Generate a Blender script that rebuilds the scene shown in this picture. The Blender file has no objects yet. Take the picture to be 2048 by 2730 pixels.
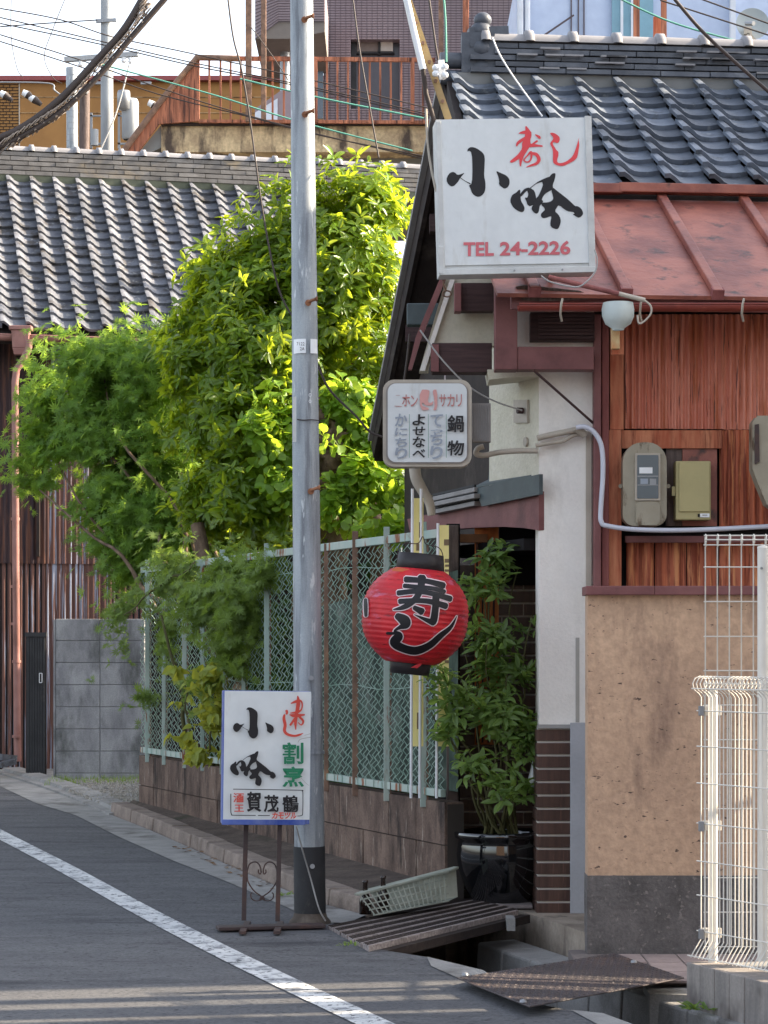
import bpy, bmesh, math, random
import numpy as np
from mathutils import Vector, Matrix
from mathutils.geometry import tessellate_polygon
random.seed(7); rng = np.random.default_rng(7)
sc = bpy.context.scene
COL = sc.collection
F, CX, HY, CZ = 6600.0, 1024.0, 1740.0, 1.472      # focal length, centre, eye line (photo pixels) and eye height (m)

# ---------------------------------------------------------------- camera, sky, sun, exposure
cam = bpy.data.cameras.new('camera'); camo = bpy.data.objects.new('camera', cam); COL.objects.link(camo)
camo.location = (0, 0, CZ); camo.rotation_euler = (math.pi/2, 0, 0)
cam.sensor_fit = 'HORIZONTAL'; cam.sensor_width = 36; cam.lens = 36*F/2048
cam.shift_y = (HY-1365)/2048; cam.clip_start = .5; cam.clip_end = 1500
sc.camera = camo
SUN_EL, SUN_BACK = math.radians(29), math.radians(-9)
sdir = Vector((math.cos(SUN_EL)*math.cos(SUN_BACK), -math.cos(SUN_EL)*math.sin(SUN_BACK), math.sin(SUN_EL)))
w = bpy.data.worlds.new('World'); sc.world = w; w.use_nodes = True
nt = w.node_tree; bg = nt.nodes['Background']
sky = nt.nodes.new('ShaderNodeTexSky'); sky.sky_type = 'NISHITA'; sky.sun_disc = False
sky.sun_elevation = SUN_EL; sky.sun_rotation = math.atan2(sdir.x, sdir.y)
sky.air_density = 1.0; sky.dust_density = 3.0; sky.ozone_density = 1.2
hs = nt.nodes.new('ShaderNodeHueSaturation'); hs.inputs['Saturation'].default_value = .5; hs.inputs['Value'].default_value = 1.1; nt.links.new(sky.outputs[0], hs.inputs['Color']); nt.links.new(hs.outputs[0], bg.inputs[0]); bg.inputs[1].default_value = .15
sl = bpy.data.lights.new('sun', 'SUN'); sl.energy = 4.6; sl.angle = math.radians(.5); sl.color = (1, .84, .62)
so = bpy.data.objects.new('sun', sl); COL.objects.link(so); so.location = (20, 0, 20)
so.rotation_euler = sdir.to_track_quat('Z', 'Y').to_euler()
sc.view_settings.view_transform = 'Standard'; sc.view_settings.look = 'None'
sc.view_settings.exposure = 1.72; sc.view_settings.gamma = 1; sc.view_settings.use_curve_mapping = False

# ---------------------------------------------------------------- helpers
V = Vector
def P(x, y, d): return V(((x-CX)/F*d, d, CZ+(HY-y)/F*d))          # point seen at photo position x, y standing d metres away
def gz(y): return .0135*y                                          # the street climbs gently
def G(x, y, off=0):                                                # the street point seen at x, y
    d = F*(CZ-off)/(y-HY+F*.0135); return V(((x-CX)/F*d, d, gz(d)+off))
def PZ(x, y, Z): d = F*(CZ-Z)/(y-HY); return V(((x-CX)/F*d, d, Z))
class Plane:
    def __init__(s, c, n): s.c, s.n = V(c), V(n).normalized()
    def px(s, x, y, off=0):
        d = V(((x-CX)/F, 1, (HY-y)/F)); o = V((0, 0, CZ)); t = (s.c+s.n*off-o).dot(s.n)/d.dot(s.n); return o+d*t
wp = {}
def rgb(r, g, b):
    f = lambda c: ((c/255+.055)/1.055)**2.4 if c > 10.3 else c/255/12.92
    return (f(r), f(g), f(b), 1)

class MB:
    def __init__(s): s.v, s.f, s.sm = [], [], []
    def add(s, vs, fs, smooth=False):
        b = len(s.v); s.v += [tuple(p) for p in vs]; s.f += [tuple(i+b for i in f) for f in fs]; s.sm += [smooth]*len(fs); return s
    def hexa(s, a):   # 8 corners: bottom 4 ccw, top 4 ccw
        return s.add(a, [(3,2,1,0),(4,5,6,7),(0,1,5,4),(1,2,6,5),(2,3,7,6),(3,0,4,7)])
    def box(s, x0, x1, y0, y1, z0, z1):
        return s.hexa([(x0,y0,z0),(x1,y0,z0),(x1,y1,z0),(x0,y1,z0),(x0,y0,z1),(x1,y0,z1),(x1,y1,z1),(x0,y1,z1)])
    def pbox(s, x0, x1, y0, y1, d, th):   # box whose front face is seen at photo x0..x1, y0..y1, d metres away
        a, b = P(x0, y1, d), P(x1, y0, d); return s.box(a.x, b.x, d, d+th, a.z, b.z)
    def bar(s, p, q, w_, h, up=(0,0,1), h2=None, w2=None):
        p, q = V(p), V(q); d = (q-p).normalized(); u = V(up)
        r = d.cross(u)
        if r.length < 1e-4: r = d.cross(V((1,0,0)))
        r.normalize(); u = r.cross(d); o = []
        for c, ww, hh in ((p, w_, h), (q, w2 or w_, h2 or h)):
            for a, b in ((-1,-1),(1,-1),(1,1),(-1,1)): o.append(c+r*a*ww/2+u*b*hh/2)
        return s.add(o, [(0,1,2,3),(7,6,5,4),(1,0,4,5),(2,1,5,6),(3,2,6,7),(0,3,7,4)])
    def prism(s, pts, ext):
        pts = [V(p) for p in pts]; e = V(ext); n = len(pts); t = tessellate_polygon([pts])
        nn = sum(((pts[i]).cross(pts[(i+1) % n]) for i in range(n)), V((0,0,0)))
        s.add(pts, [tuple(reversed(f)) if (pts[f[1]]-pts[f[0]]).cross(pts[f[2]]-pts[f[0]]).dot(e) > 0 else f for f in t])
        s.add([p+e for p in pts], [f if (pts[f[1]]-pts[f[0]]).cross(pts[f[2]]-pts[f[0]]).dot(e) > 0 else tuple(reversed(f)) for f in t])
        side = [(i, (i+1) % n, (i+1) % n+n, i+n) for i in range(n)]
        if nn.dot(e) < 0: side = [tuple(reversed(f)) for f in side]
        return s.add(pts+[p+e for p in pts], side)
    def poly(s, pts):
        pts = [V(p) for p in pts]; return s.add(pts, [tuple(f) for f in tessellate_polygon([pts])])
    def tube(s, pts, r, n=8, cap=True, smooth=True):
        pts = [V(p) for p in pts]; m = len(pts); rs = r if isinstance(r, (list, tuple)) else [r]*m; vs = []; u = None
        for i, p in enumerate(pts):
            d = (pts[min(i+1, m-1)]-pts[max(i-1, 0)]).normalized()
            if u is None: u = d.orthogonal().normalized()
            u = (u-d*u.dot(d))
            u = u.normalized() if u.length > 1e-5 else d.orthogonal().normalized()
            w2 = d.cross(u)
            for k in range(n): a = 2*math.pi*k/n; vs.append(p+(u*math.cos(a)+w2*math.sin(a))*rs[i])
        fs = [(i*n+k, i*n+(k+1) % n, (i+1)*n+(k+1) % n, (i+1)*n+k) for i in range(m-1) for k in range(n)]
        s.add(vs, fs, smooth)
        if cap: s.add(vs[:n], [tuple(reversed(range(n)))]); s.add(vs[-n:], [tuple(range(n))])
        return s
    def lathe(s, prof, c=(0,0,0), n=24, mat=None, smooth=True, a0=0, a1=2*math.pi):
        c = V(c); vs = []; full = abs(a1-a0) > 6.28; nn = n if full else n+1
        for r, z in prof:
            for k in range(nn):
                a = a0+(a1-a0)*k/n; p = V((r*math.cos(a), r*math.sin(a), z)); vs.append((mat @ p if mat else p)+c)
        fs = []
        for i in range(len(prof)-1):
            for k in range(n):
                k2 = (k+1) % nn; fs.append((i*nn+k, i*nn+k2, (i+1)*nn+k2, (i+1)*nn+k))
        return s.add(vs, fs, smooth)
    def grid(s, fn, nu, nv, smooth=True):
        vs = [fn(i/nu, j/nv) for j in range(nv+1) for i in range(nu+1)]
        return s.add(vs, [(j*(nu+1)+i, j*(nu+1)+i+1, (j+1)*(nu+1)+i+1, (j+1)*(nu+1)+i) for j in range(nv) for i in range(nu)], smooth)
    def mesh(s, name):
        m = bpy.data.meshes.new(name); m.from_pydata(s.v, [], s.f); m.polygons.foreach_set('use_smooth', s.sm); m.update(); return m

def setp(o, label=None, cat=None, group=None, kind=None):
    for k, v in (('label', label), ('category', cat), ('group', group), ('kind', kind)):
        if v: o[k] = v
    return o
def part(name, mb, mat, parent=None, bevel=0, loc=None, rot=None, mesh=None, **kw):
    me = mesh if mesh else mb.mesh(name)
    if mat and not me.materials: me.materials.append(mat)
    o = bpy.data.objects.new(name, me); COL.objects.link(o)
    L = V(loc) if loc is not None else V((0,0,0))
    if parent is not None: o.parent = parent; o.location = L-wp.get(parent, V((0,0,0)))
    else: o.location = L
    wp[o] = L
    if rot is not None: o.rotation_euler = rot
    if bevel:
        b = o.modifiers.new('bevel', 'BEVEL'); b.width = bevel; b.segments = 2; b.limit_method = 'ANGLE'; b.angle_limit = .9
    return setp(o, **kw)
def thing(name, label, cat, loc=(0,0,0), group=None):
    o = bpy.data.objects.new(name, None); COL.objects.link(o); o.location = loc; o.empty_display_size = .1; wp[o] = V(loc)
    return setp(o, label, cat, group)

# ---------------------------------------------------------------- materials
def M(name, c1, c2=None, c3=None, sc_=6, st=(1,1,1), rough=.75, bump=.25, bs=60, metal=0, spec=.4, rnd=0, lo=.35, hi=.65, dlo=.55, dhi=.7, dsc=2.5, dst=(1,1,1), coat=0, grain=0, c4=None, fsc=40, fst=(1,1,1), flo=.6, fhi=.66):
    m = bpy.data.materials.new(name); m.use_nodes = True; t = m.node_tree; N, L = t.nodes, t.links; b = N['Principled BSDF']
    geo = N.new('ShaderNodeNewGeometry')
    def noise(scale, stretch, det=6, rg=.6):
        mp = N.new('ShaderNodeMapping'); mp.inputs['Scale'].default_value = stretch; L.new(geo.outputs['Position'], mp.inputs[0])
        n = N.new('ShaderNodeTexNoise'); n.inputs['Scale'].default_value = scale; n.inputs['Detail'].default_value = det; n.inputs['Roughness'].default_value = rg
        L.new(mp.outputs[0], n.inputs['Vector']); return n.outputs['Fac']
    def ramp(f, a, b_):
        r = N.new('ShaderNodeMapRange'); r.inputs['From Min'].default_value = a; r.inputs['From Max'].default_value = b_; L.new(f, r.inputs['Value']); return r.outputs[0]
    def mix(f, a, b_):
        x = N.new('ShaderNodeMix'); x.data_type = 'RGBA'
        L.new(f, x.inputs['Factor'])
        for sock, v in ((x.inputs[6], a), (x.inputs[7], b_)):
            if isinstance(v, tuple): sock.default_value = v
            else: L.new(v, sock)
        return x.outputs[2]
    c2 = c2 or tuple(v*.8 for v in c1[:3])+(1,)
    col = mix(ramp(noise(sc_, st), lo, hi), c1, c2)
    if c3: col = mix(ramp(noise(dsc, dst, 8, .65), dlo, dhi), col, c3)
    if c4: col = mix(ramp(noise(fsc, fst, 3, .6), flo, fhi), col, c4)
    if grain:
        g = noise(bs, (1,1,1), 2); gm = N.new('ShaderNodeMapRange'); gm.inputs['To Min'].default_value = 1-grain; gm.inputs['To Max'].default_value = 1+grain; gm.inputs['From Min'].default_value=.3; gm.inputs['From Max'].default_value=.7
        L.new(g, gm.inputs['Value']); x = N.new('ShaderNodeVectorMath'); x.operation = 'SCALE'; L.new(col, x.inputs[0]); L.new(gm.outputs[0], x.inputs['Scale']); col = x.outputs[0]
    if rnd:
        oi = N.new('ShaderNodeObjectInfo'); r = N.new('ShaderNodeMapRange'); r.inputs['To Min'].default_value = 1-rnd; r.inputs['To Max'].default_value = 1+rnd
        L.new(oi.outputs['Random'], r.inputs['Value']); x = N.new('ShaderNodeVectorMath'); x.operation = 'SCALE'; L.new(col, x.inputs[0]); L.new(r.outputs[0], x.inputs['Scale']); col = x.outputs[0]
    L.new(col, b.inputs['Base Color'])
    b.inputs['Roughness'].default_value = rough; b.inputs['Metallic'].default_value = metal; b.inputs['Specular IOR Level'].default_value = spec; b.inputs['Coat Weight'].default_value = coat
    if bump:
        bp = N.new('ShaderNodeBump'); bp.inputs['Strength'].default_value = bump; bp.inputs['Distance'].default_value = .006
        L.new(noise(bs, st if max(st)/min(st) < 6 else (1,1,1), 5), bp.inputs['Height']); L.new(bp.outputs[0], b.inputs['Normal'])
    return m
def leafmat(name, c, t, rough=.38, spec=.5):
    m = bpy.data.materials.new(name); m.use_nodes = True; tr = m.node_tree; N, L = tr.nodes, tr.links; b = N['Principled BSDF']
    geo = N.new('ShaderNodeNewGeometry'); n = N.new('ShaderNodeTexNoise'); n.inputs['Scale'].default_value = 9; n.inputs['Detail'].default_value = 5; L.new(geo.outputs['Position'], n.inputs['Vector'])
    isl = N.new('ShaderNodeMapRange'); isl.inputs['To Min'].default_value = -.25; isl.inputs['To Max'].default_value = .25; L.new(geo.outputs['Random Per Island'], isl.inputs['Value'])
    ad = N.new('ShaderNodeMath'); ad.operation = 'ADD'; L.new(n.outputs['Fac'], ad.inputs[0]); L.new(isl.outputs[0], ad.inputs[1])
    def mx(a, b_):
        x = N.new('ShaderNodeMix'); x.data_type = 'RGBA'; L.new(ad.outputs[0], x.inputs['Factor']); x.inputs[6].default_value = a; x.inputs[7].default_value = b_; return x.outputs[2]
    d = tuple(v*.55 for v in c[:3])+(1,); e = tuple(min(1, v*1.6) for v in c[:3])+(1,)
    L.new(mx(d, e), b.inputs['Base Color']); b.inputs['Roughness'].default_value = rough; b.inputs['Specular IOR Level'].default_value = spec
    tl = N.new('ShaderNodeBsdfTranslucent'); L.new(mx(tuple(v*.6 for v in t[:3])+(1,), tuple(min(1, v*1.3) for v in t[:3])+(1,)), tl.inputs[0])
    ms = N.new('ShaderNodeMixShader'); ms.inputs[0].default_value = .5; L.new(b.outputs[0], ms.inputs[1]); L.new(tl.outputs[0], ms.inputs[2]); L.new(ms.outputs[0], N['Material Output'].inputs[0])
    return m
def plain(name, c, **k): k.setdefault('bump', .08); return M(name, c, tuple(v*.88 for v in c[:3])+(1,), **k)

# ---------------------------------------------------------------- lettering helpers
def chaikin(p, n=1):
    for _ in range(n):
        q = []
        for i in range(len(p)):
            a, b = p[i], p[(i+1) % len(p)]; q += [(a[0]*.75+b[0]*.25, a[1]*.75+b[1]*.25), (a[0]*.25+b[0]*.75, a[1]*.25+b[1]*.75)]
        p = q
    return p
def catmull(pts, n=6):
    pts = [tuple(p) for p in pts]; q = [pts[0]]+pts+[pts[-1]]; out = []
    for i in range(1, len(q)-2):
        for k in range(n):
            t = k/n; out.append(tuple(.5*((2*b)+(-a+c)*t+(2*a-5*b+4*c-d)*t*t+(-a+3*b-3*c+d)*t**3) for a, b, c, d in zip(q[i-1], q[i], q[i+1], q[i+2])))
    return out+[pts[-1]]
_off = [0.0]
def nxt(): _off[0] += .00008; return _off[0]
def poly_on(mb, to3, pts, base=.0012):
    o = base+nxt(); mb.poly([to3(x, y, o) for x, y in chaikin(pts)])
def brush_on(mb, to3, pts, base=.0012, grow=0, na=6, nc=1, o=None):
    o = base+nxt() if o is None else o; c = catmull(pts, na); n = len(c); rows = []
    ext = lambda a, b, w_: (a[0]+(a[0]-b[0])/max(1e-6, math.dist(a[:2], b[:2]))*w_, a[1]+(a[1]-b[1])/max(1e-6, math.dist(a[:2], b[:2]))*w_)
    w0, w1 = c[0][2]+grow, c[-1][2]+grow
    e0 = ext(c[0], c[1], w0*.25); e1 = ext(c[-1], c[-2], w1*.25)
    cc = [(e0[0], e0[1], w0*.55-grow)]+c+[(e1[0], e1[1], w1*.55-grow)]
    for i, p in enumerate(cc):
        a, b = cc[max(0, i-1)], cc[min(len(cc)-1, i+1)]; dx, dy = b[0]-a[0], b[1]-a[1]; l = math.hypot(dx, dy) or 1; nx, ny = -dy/l, dx/l; h = max(.5, (p[2]+grow)/2)
        rows.append([to3(p[0]+nx*h*(2*k/nc-1), p[1]+ny*h*(2*k/nc-1), o) for k in range(nc+1)])
    mb.add([v for r in rows for v in r], [(i*(nc+1)+k, (i+1)*(nc+1)+k, (i+1)*(nc+1)+k+1, i*(nc+1)+k+1) for i in range(len(rows)-1) for k in range(nc)])
_tc = {}
def glyph(s, off):
    k = (s, off)
    if k not in _tc:
        cu = bpy.data.curves.new('g', 'FONT'); cu.body = s; cu.offset = off; cu.resolution_u = 3
        ob = bpy.data.objects.new('g', cu); COL.objects.link(ob); dg = bpy.context.evaluated_depsgraph_get(); dg.update()
        me = bpy.data.meshes.new_from_object(ob.evaluated_get(dg)); vs = [(v.co.x, v.co.y) for v in me.vertices]; fs = [tuple(p.vertices) for p in me.polygons]
        bpy.data.objects.remove(ob); bpy.data.meshes.remove(me); bpy.data.curves.remove(cu)
        _tc[k] = (vs, fs)
    return _tc[k]
def text_on(mb, to3, s, x0, y0, x1, y1, off=.01, shear=0, base=.0012):
    if off > 0:      # heavier strokes: the outline printed again a hair to each side
        k = off*(y1-y0)*.75
        for dx, dy in ((-k,0),(k,0),(0,-k*.6),(0,k*.6),(-k*.6,k*.4),(k*.6,-k*.4)): text_on(mb, to3, s, x0+dx+k, y0+dy+k*.5, x1+dx-k, y1+dy-k*.5, 0, shear, base)   # fits the words into the photo rectangle on a surface
    vs, fs = glyph(s, off)
    if not vs: return
    a, b = min(v[0] for v in vs), max(v[0] for v in vs); c, d = min(v[1] for v in vs), max(v[1] for v in vs); o = base+nxt()
    mb.add([to3(x0+(v[0]-a)/(b-a)*(x1-x0)+shear*(v[1]-c)/(d-c), y1-(v[1]-c)/(d-c)*(y1-y0), o) for v in vs], fs)
def rel(to3, ox, oy, s): return lambda x, y, o=0: to3(ox+x/s, oy+y/s, o)
def wire(pts, r, mat, name='cable', label=None, cat='cable', sag=0, parent=None, group=None, n=5, kind=None):
    c = catmull([tuple(p) for p in pts], 8) if len(pts) > 2 else [tuple(V(pts[0]).lerp(V(pts[1]), i/12)) for i in range(13)]
    if sag: c = [(p[0], p[1], p[2]-sag*4*(i/(len(c)-1))*(1-i/(len(c)-1))) for i, p in enumerate(c)]
    mb = MB().tube(c, r, n)
    return part(name, mb, mat, parent, label=label, cat=cat if parent is None else None, group=group, kind=kind)

# ---------------------------------------------------------------- material palette
m_asph = M('asphalt', rgb(84,84,87), rgb(98,98,100), rgb(62,62,66), sc_=3, st=(.8,2.2,1), rough=.85, bump=1, bs=70, dsc=1.5, dst=(.6,2.5,1), grain=.25, c4=rgb(56,56,60), fsc=30, fst=(1,1.6,1), flo=.58, fhi=.66)
m_conc = M('concrete', rgb(150,148,145), rgb(128,126,124), rgb(96,92,88), sc_=5, rough=.9, bump=.5, bs=120, grain=.12)
m_kerb = M('kerb_concrete', rgb(142,128,118), rgb(112,100,92), rgb(74,64,58), sc_=7, rough=.95, bump=.6, bs=90, rnd=.1, grain=.12)
m_line = M('road_paint', rgb(216,216,214), rgb(184,186,188), rgb(118,120,124), sc_=7, rough=.7, bump=.6, bs=90, dlo=.52, dhi=.64, dsc=7, c4=rgb(84,86,90), fsc=30, flo=.57, fhi=.61)
m_earth = M('earth', rgb(60,52,46), rgb(44,38,34), rough=1, bump=.8, bs=40)
m_ledge = M('ledge_soil', rgb(92,80,72), rgb(66,56,50), rgb(50,52,36), rough=1, bump=.9, bs=50, grain=.25)
m_gravel = M('gravel', rgb(165,160,152), rgb(120,115,108), sc_=60, rough=.95, bump=1, bs=80, grain=.3)
m_gutter = M('gutter_concrete', rgb(70,66,62), rgb(45,42,40), rough=.95, bump=.5)
m_block = M('brown_block', rgb(122,102,90), rgb(84,68,60), rgb(56,46,42), sc_=4, st=(1.6,1.6,.8), rough=.95, bump=.8, bs=80, rnd=.12, dsc=3, dst=(3,3,.8), dlo=.52, dhi=.66, grain=.2, c4=rgb(150,136,124), fsc=11, fst=(3,3,.4), flo=.64, fhi=.7)
m_mort = plain('mortar', rgb(66,60,56), rough=1)
m_gblock = M('grey_block', rgb(160,159,160), rgb(126,125,128), rgb(66,68,64), sc_=4, st=(2,2,.8), rough=.95, bump=.5, bs=110, rnd=.07, dsc=2.2, dst=(1.6,1,.7), dlo=.5, dhi=.7, grain=.14)
m_gpost = M('fence_green_paint', rgb(150,170,162), rgb(170,178,168), rgb(130,78,48), sc_=6, st=(1,1,.4), rough=.6, dsc=5, dst=(3,3,.7), dlo=.56, dhi=.62)
m_rust = M('rust', rgb(142,112,94), rgb(104,82,70), rgb(176,134,102), sc_=12, rough=.9, bump=.5, bs=90)
m_rustrail = M('rusty_rail', rgb(190,122,92), rgb(130,80,60), rgb(72,46,40), sc_=7, st=(3,3,.3), dsc=4, dst=(5,5,.35), dlo=.5, dhi=.62, rough=.85, bump=.4)
m_chain = M('wire_mesh', rgb(136,168,150), rgb(158,178,166), rgb(100,136,116), sc_=3, rough=.45)
m_pole = M('pole_galvanised', rgb(164,170,174), rgb(142,148,154), rgb(116,120,126), sc_=10, st=(1.5,1.5,.25), rough=.5, metal=.25, bump=.12, bs=160, dsc=5, dst=(4,4,.3), dlo=.5, dhi=.64, grain=.08, c4=rgb(190,194,196), fsc=14, fst=(3,3,.5), flo=.63, fhi=.68)
m_black = M('black_sleeve', rgb(40,40,42), rgb(52,52,54), rgb(96,92,86), rough=.7, dsc=5, dlo=.62, dhi=.8, dst=(1,1,.7))
m_metal = plain('grey_metal', rgb(150,152,155), rough=.45, metal=.5)
m_signw = M('sign_white', rgb(216,219,219), rgb(208,211,212), rgb(180,178,170), rough=.45, bump=.15, bs=18, sc_=3, dsc=5, dst=(2,1,.5), dlo=.56, dhi=.8, spec=.4, grain=.03)
m_signfr = M('sign_frame', rgb(205,206,204), rgb(186,186,184), rgb(150,140,130), rough=.5, dlo=.62, dhi=.75)
m_blue = M('sign_blue', rgb(38,66,150), rgb(90,110,175), rgb(130,140,175), sc_=3, rough=.4, dst=(1,1,.5))
m_ink = plain('black_ink', rgb(26,24,28), rough=.5)
m_red = plain('red_ink', rgb(226,72,78), rough=.5)
m_palered = plain('faded_red_ink', rgb(206,104,112), rough=.5)
m_red2 = plain('orange_red_ink', rgb(205,72,58), rough=.5)
m_green = plain('green_ink', rgb(28,122,86), rough=.5)
m_grink = plain('grey_ink', rgb(152,160,172), rough=.5)
m_pink = plain('pink_ink', rgb(214,156,150), rough=.5)
m_iron = M('dark_iron', rgb(72,58,56), rgb(58,46,46), rgb(96,66,54), rough=.6)
m_lred = M('lantern_red', rgb(206,36,44), rgb(176,24,38), rgb(200,100,128), sc_=7, rough=.5, bump=.5, bs=30, dsc=6, dst=(1,1,3), dlo=.585, dhi=.68, spec=.45, c4=rgb(140,24,34), fsc=12, fst=(.6,1,4), flo=.6, fhi=.66)
m_lblk = M('lantern_black', rgb(36,32,34), rgb(50,44,44), rgb(110,88,74), rough=.5, dsc=9, dlo=.62, dhi=.72)
m_lwhite = plain('lantern_white_line', rgb(236,214,216), rough=.5)
m_plaster = M('white_plaster', rgb(240,235,228), rgb(232,226,218), rgb(196,190,180), sc_=3, rough=.9, bump=.5, bs=70, dsc=2, dst=(1.5,1,.4), dlo=.6, dhi=.85, grain=.03)
m_plast2 = M('cream_plaster', rgb(214,208,190), rgb(202,196,176), rgb(170,164,148), rough=.95, bump=1, bs=45, dst=(1,1,.4), dlo=.58, dhi=.8, grain=.05)
m_brown = M('brown_red_paint', rgb(132,86,84), rgb(112,68,68), rgb(90,60,58), sc_=5, rough=.6, bump=.25, bs=80, dlo=.56, dhi=.75)
m_dbrown = M('dark_brown_wood', rgb(78,56,56), rgb(60,42,42), sc_=8, st=(.6,1,8), rough=.7, bump=.4)
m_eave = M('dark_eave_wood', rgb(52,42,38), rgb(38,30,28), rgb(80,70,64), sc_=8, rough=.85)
m_wood = M('weathered_wood', rgb(112,98,92), rgb(82,70,66), rgb(60,50,48), sc_=14, st=(4,4,.35), rough=.9, bump=.7, bs=30)
m_plank = M('grey_planks', rgb(156,146,142), rgb(116,106,104), rgb(74,66,64), sc_=16, st=(.5,4,4), rough=.9, bump=.8, bs=60, rnd=.16)
m_redpost = M('red_post_paint', rgb(150,92,88), rgb(120,68,66), rough=.8, st=(3,3,.5))
m_tin = M('red_tin_roof', rgb(168,102,84), rgb(130,74,64), rgb(78,54,50), sc_=4, rough=.5, bump=.9, bs=16, dsc=7, dlo=.57, dhi=.68, spec=.5, lo=.42, hi=.6, grain=.05)
m_corr = M('red_corrugated', rgb(214,138,114), rgb(194,108,84), rgb(178,96,60), sc_=3, st=(2,2,.5), rough=.5, bump=.3, bs=50, dsc=6, dst=(3,3,.3), dlo=.5, dhi=.62, c4=rgb(104,52,36), fsc=24, fst=(2.5,2.5,.16), flo=.62, fhi=.66, spec=.6)
m_corr2 = M('rusty_corrugated', rgb(190,108,78), rgb(134,66,46), rgb(214,144,98), lo=.45, hi=.55, sc_=7, st=(6,6,.25), rough=.7, bump=.3, bs=50, dsc=6, dst=(6,6,.4), dlo=.52, dhi=.62)
m_tinflat = M('rusty_flat_tin', rgb(200,132,96), rgb(168,84,54), rgb(126,62,38), sc_=7, st=(3,3,.4), rough=.65, dsc=6, dst=(5,5,.5), dlo=.5, dhi=.66)
m_rainred = M('rain_gutter_red', rgb(140,62,50), rgb(122,52,44), rgb(168,92,74), sc_=4, rough=.35, bump=.05, spec=.5)
m_tile = M('shop_roof_tile', rgb(108,115,126), rgb(84,92,104), rgb(62,66,72), sc_=9, rough=.52, bump=.3, rnd=.34, spec=.5, dsc=7, dlo=.54, dhi=.68, c4=rgb(134,138,142), fsc=14, flo=.62, fhi=.72)
m_tile2 = M('old_roof_tile', rgb(104,106,112), rgb(80,82,90), rgb(62,58,56), sc_=7, rough=.7, bump=.5, rnd=.28, dsc=5, dlo=.52, dhi=.64, grain=.1, c4=rgb(140,138,132), fsc=18, flo=.62, fhi=.7)
m_noshi = M('ridge_tile', rgb(84,88,96), rgb(66,70,78), rgb(112,114,118), sc_=9, rough=.5, rnd=.35)
m_noshi2 = M('old_ridge_tile', rgb(126,122,118), rgb(104,100,97), rgb(140,126,104), sc_=9, rough=.8, rnd=.2)
m_capt = plain('ridge_cap_tile', rgb(138,136,138), rough=.6, rnd=.08)
m_bt = M('brown_wall_tile', rgb(88,66,58), rgb(66,48,44), rgb(120,88,78), sc_=6, st=(6,6,.5), rough=.35, bump=.2, rnd=.2, dsc=9, dst=(8,8,.4), dlo=.6, dhi=.7)
m_joint = plain('white_joint', rgb(226,220,212), rough=.9)
m_tan = M('tan_stucco', rgb(202,168,140), rgb(182,150,126), rgb(124,100,88), sc_=1.6, rough=.95, bump=1, bs=34, dsc=2.4, dst=(1.8,1,.55), dlo=.55, dhi=.74, grain=.12, c4=rgb(94,76,68), fsc=24, fst=(1,1,2.4), flo=.665, fhi=.70)
m_tanb = M('grey_stucco_base', c4=rgb(128,120,116), fsc=34, flo=.6, fhi=.66, c1=rgb(112,106,104), c2=rgb(84,80,78), c3=rgb(88,96,60), sc_=6, rough=1, bump=1, bs=60, dsc=2, dlo=.7, dhi=.8, grain=.15)
m_grboard = plain('grey_board', rgb(176,178,184), rough=.7, grain=.04)
m_dgreen = M('dark_flashing', rgb(72,84,86), rgb(60,70,74), rgb(100,104,100), rough=.5, bump=.1)
m_lgrey = M('pale_roof_edge', rgb(150,146,144), rgb(128,124,122), rough=.7)
m_beige = M('beige_pipe', rgb(186,176,162), rgb(168,158,144), rgb(130,116,100), rough=.6, dlo=.6, dhi=.8)
m_wpipe = plain('white_conduit', rgb(206,208,220), rough=.4)
m_meter = M('meter_case', rgb(160,152,134), rgb(146,138,120), rgb(100,84,66), sc_=6, rough=.55, dsc=9, dst=(1.5,1,.6), dlo=.56, dhi=.64)
m_box = plain('khaki_box', rgb(180,168,120), rough=.5)
m_glass = plain('dark_glass', rgb(62,74,86), rough=.12, spec=.7, bump=0)
m_hopper = M('hopper_paint', rgb(198,208,206), rgb(188,196,192), rgb(196,150,96), sc_=4, rough=.6, dsc=8, dlo=.62, dhi=.7)
m_wfence = plain('white_coated_wire', rgb(228,222,212), rough=.5)
m_pot = M('black_glaze', rgb(14,15,18), rgb(20,21,24), rough=.07, spec=.8, bump=.02, coat=.6)
m_crate = M('pale_crate', rgb(168,172,160), rgb(136,142,130), rgb(120,114,100), rough=.6)
m_bottle = plain('brown_bottle', rgb(40,26,20), rough=.15, spec=.7)
m_plate = M('checker_steel', rgb(78,70,72), rgb(60,56,58), rgb(104,84,76), sc_=5, rough=.55, metal=.15, bump=.3, bs=90)
m_yellow = M('yellow_board', rgb(250,238,160), rgb(240,226,150), rough=.6, bump=.05)
m_brmark = plain('brown_mark', rgb(132,112,84), rough=.6)
m_lcorr = M('maroon_corrugated', rgb(74,58,58), rgb(50,42,46), rgb(104,72,60), sc_=5, st=(4,4,.3), rough=.8, spec=.2, dsc=4, dst=(5,5,.3), dlo=.5, dhi=.62, rnd=.15)
m_lcorr2 = M('bare_corrugated', rgb(84,58,54), rgb(112,78,66), rgb(150,156,172), sc_=6, st=(6,6,.22), rough=.6, spec=.3, dsc=5, dst=(6,6,.12), dlo=.56, dhi=.6)
m_dpipe = M('salmon_pipe', rgb(158,116,108), rgb(140,98,90), rgb(104,72,62), rough=.5, dst=(1,1,.3))
m_dark = plain('shade_and_mark_black', rgb(24,20,22), rough=.9)  # near-black that paints the shade inside recesses; also used for small marks
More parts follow.
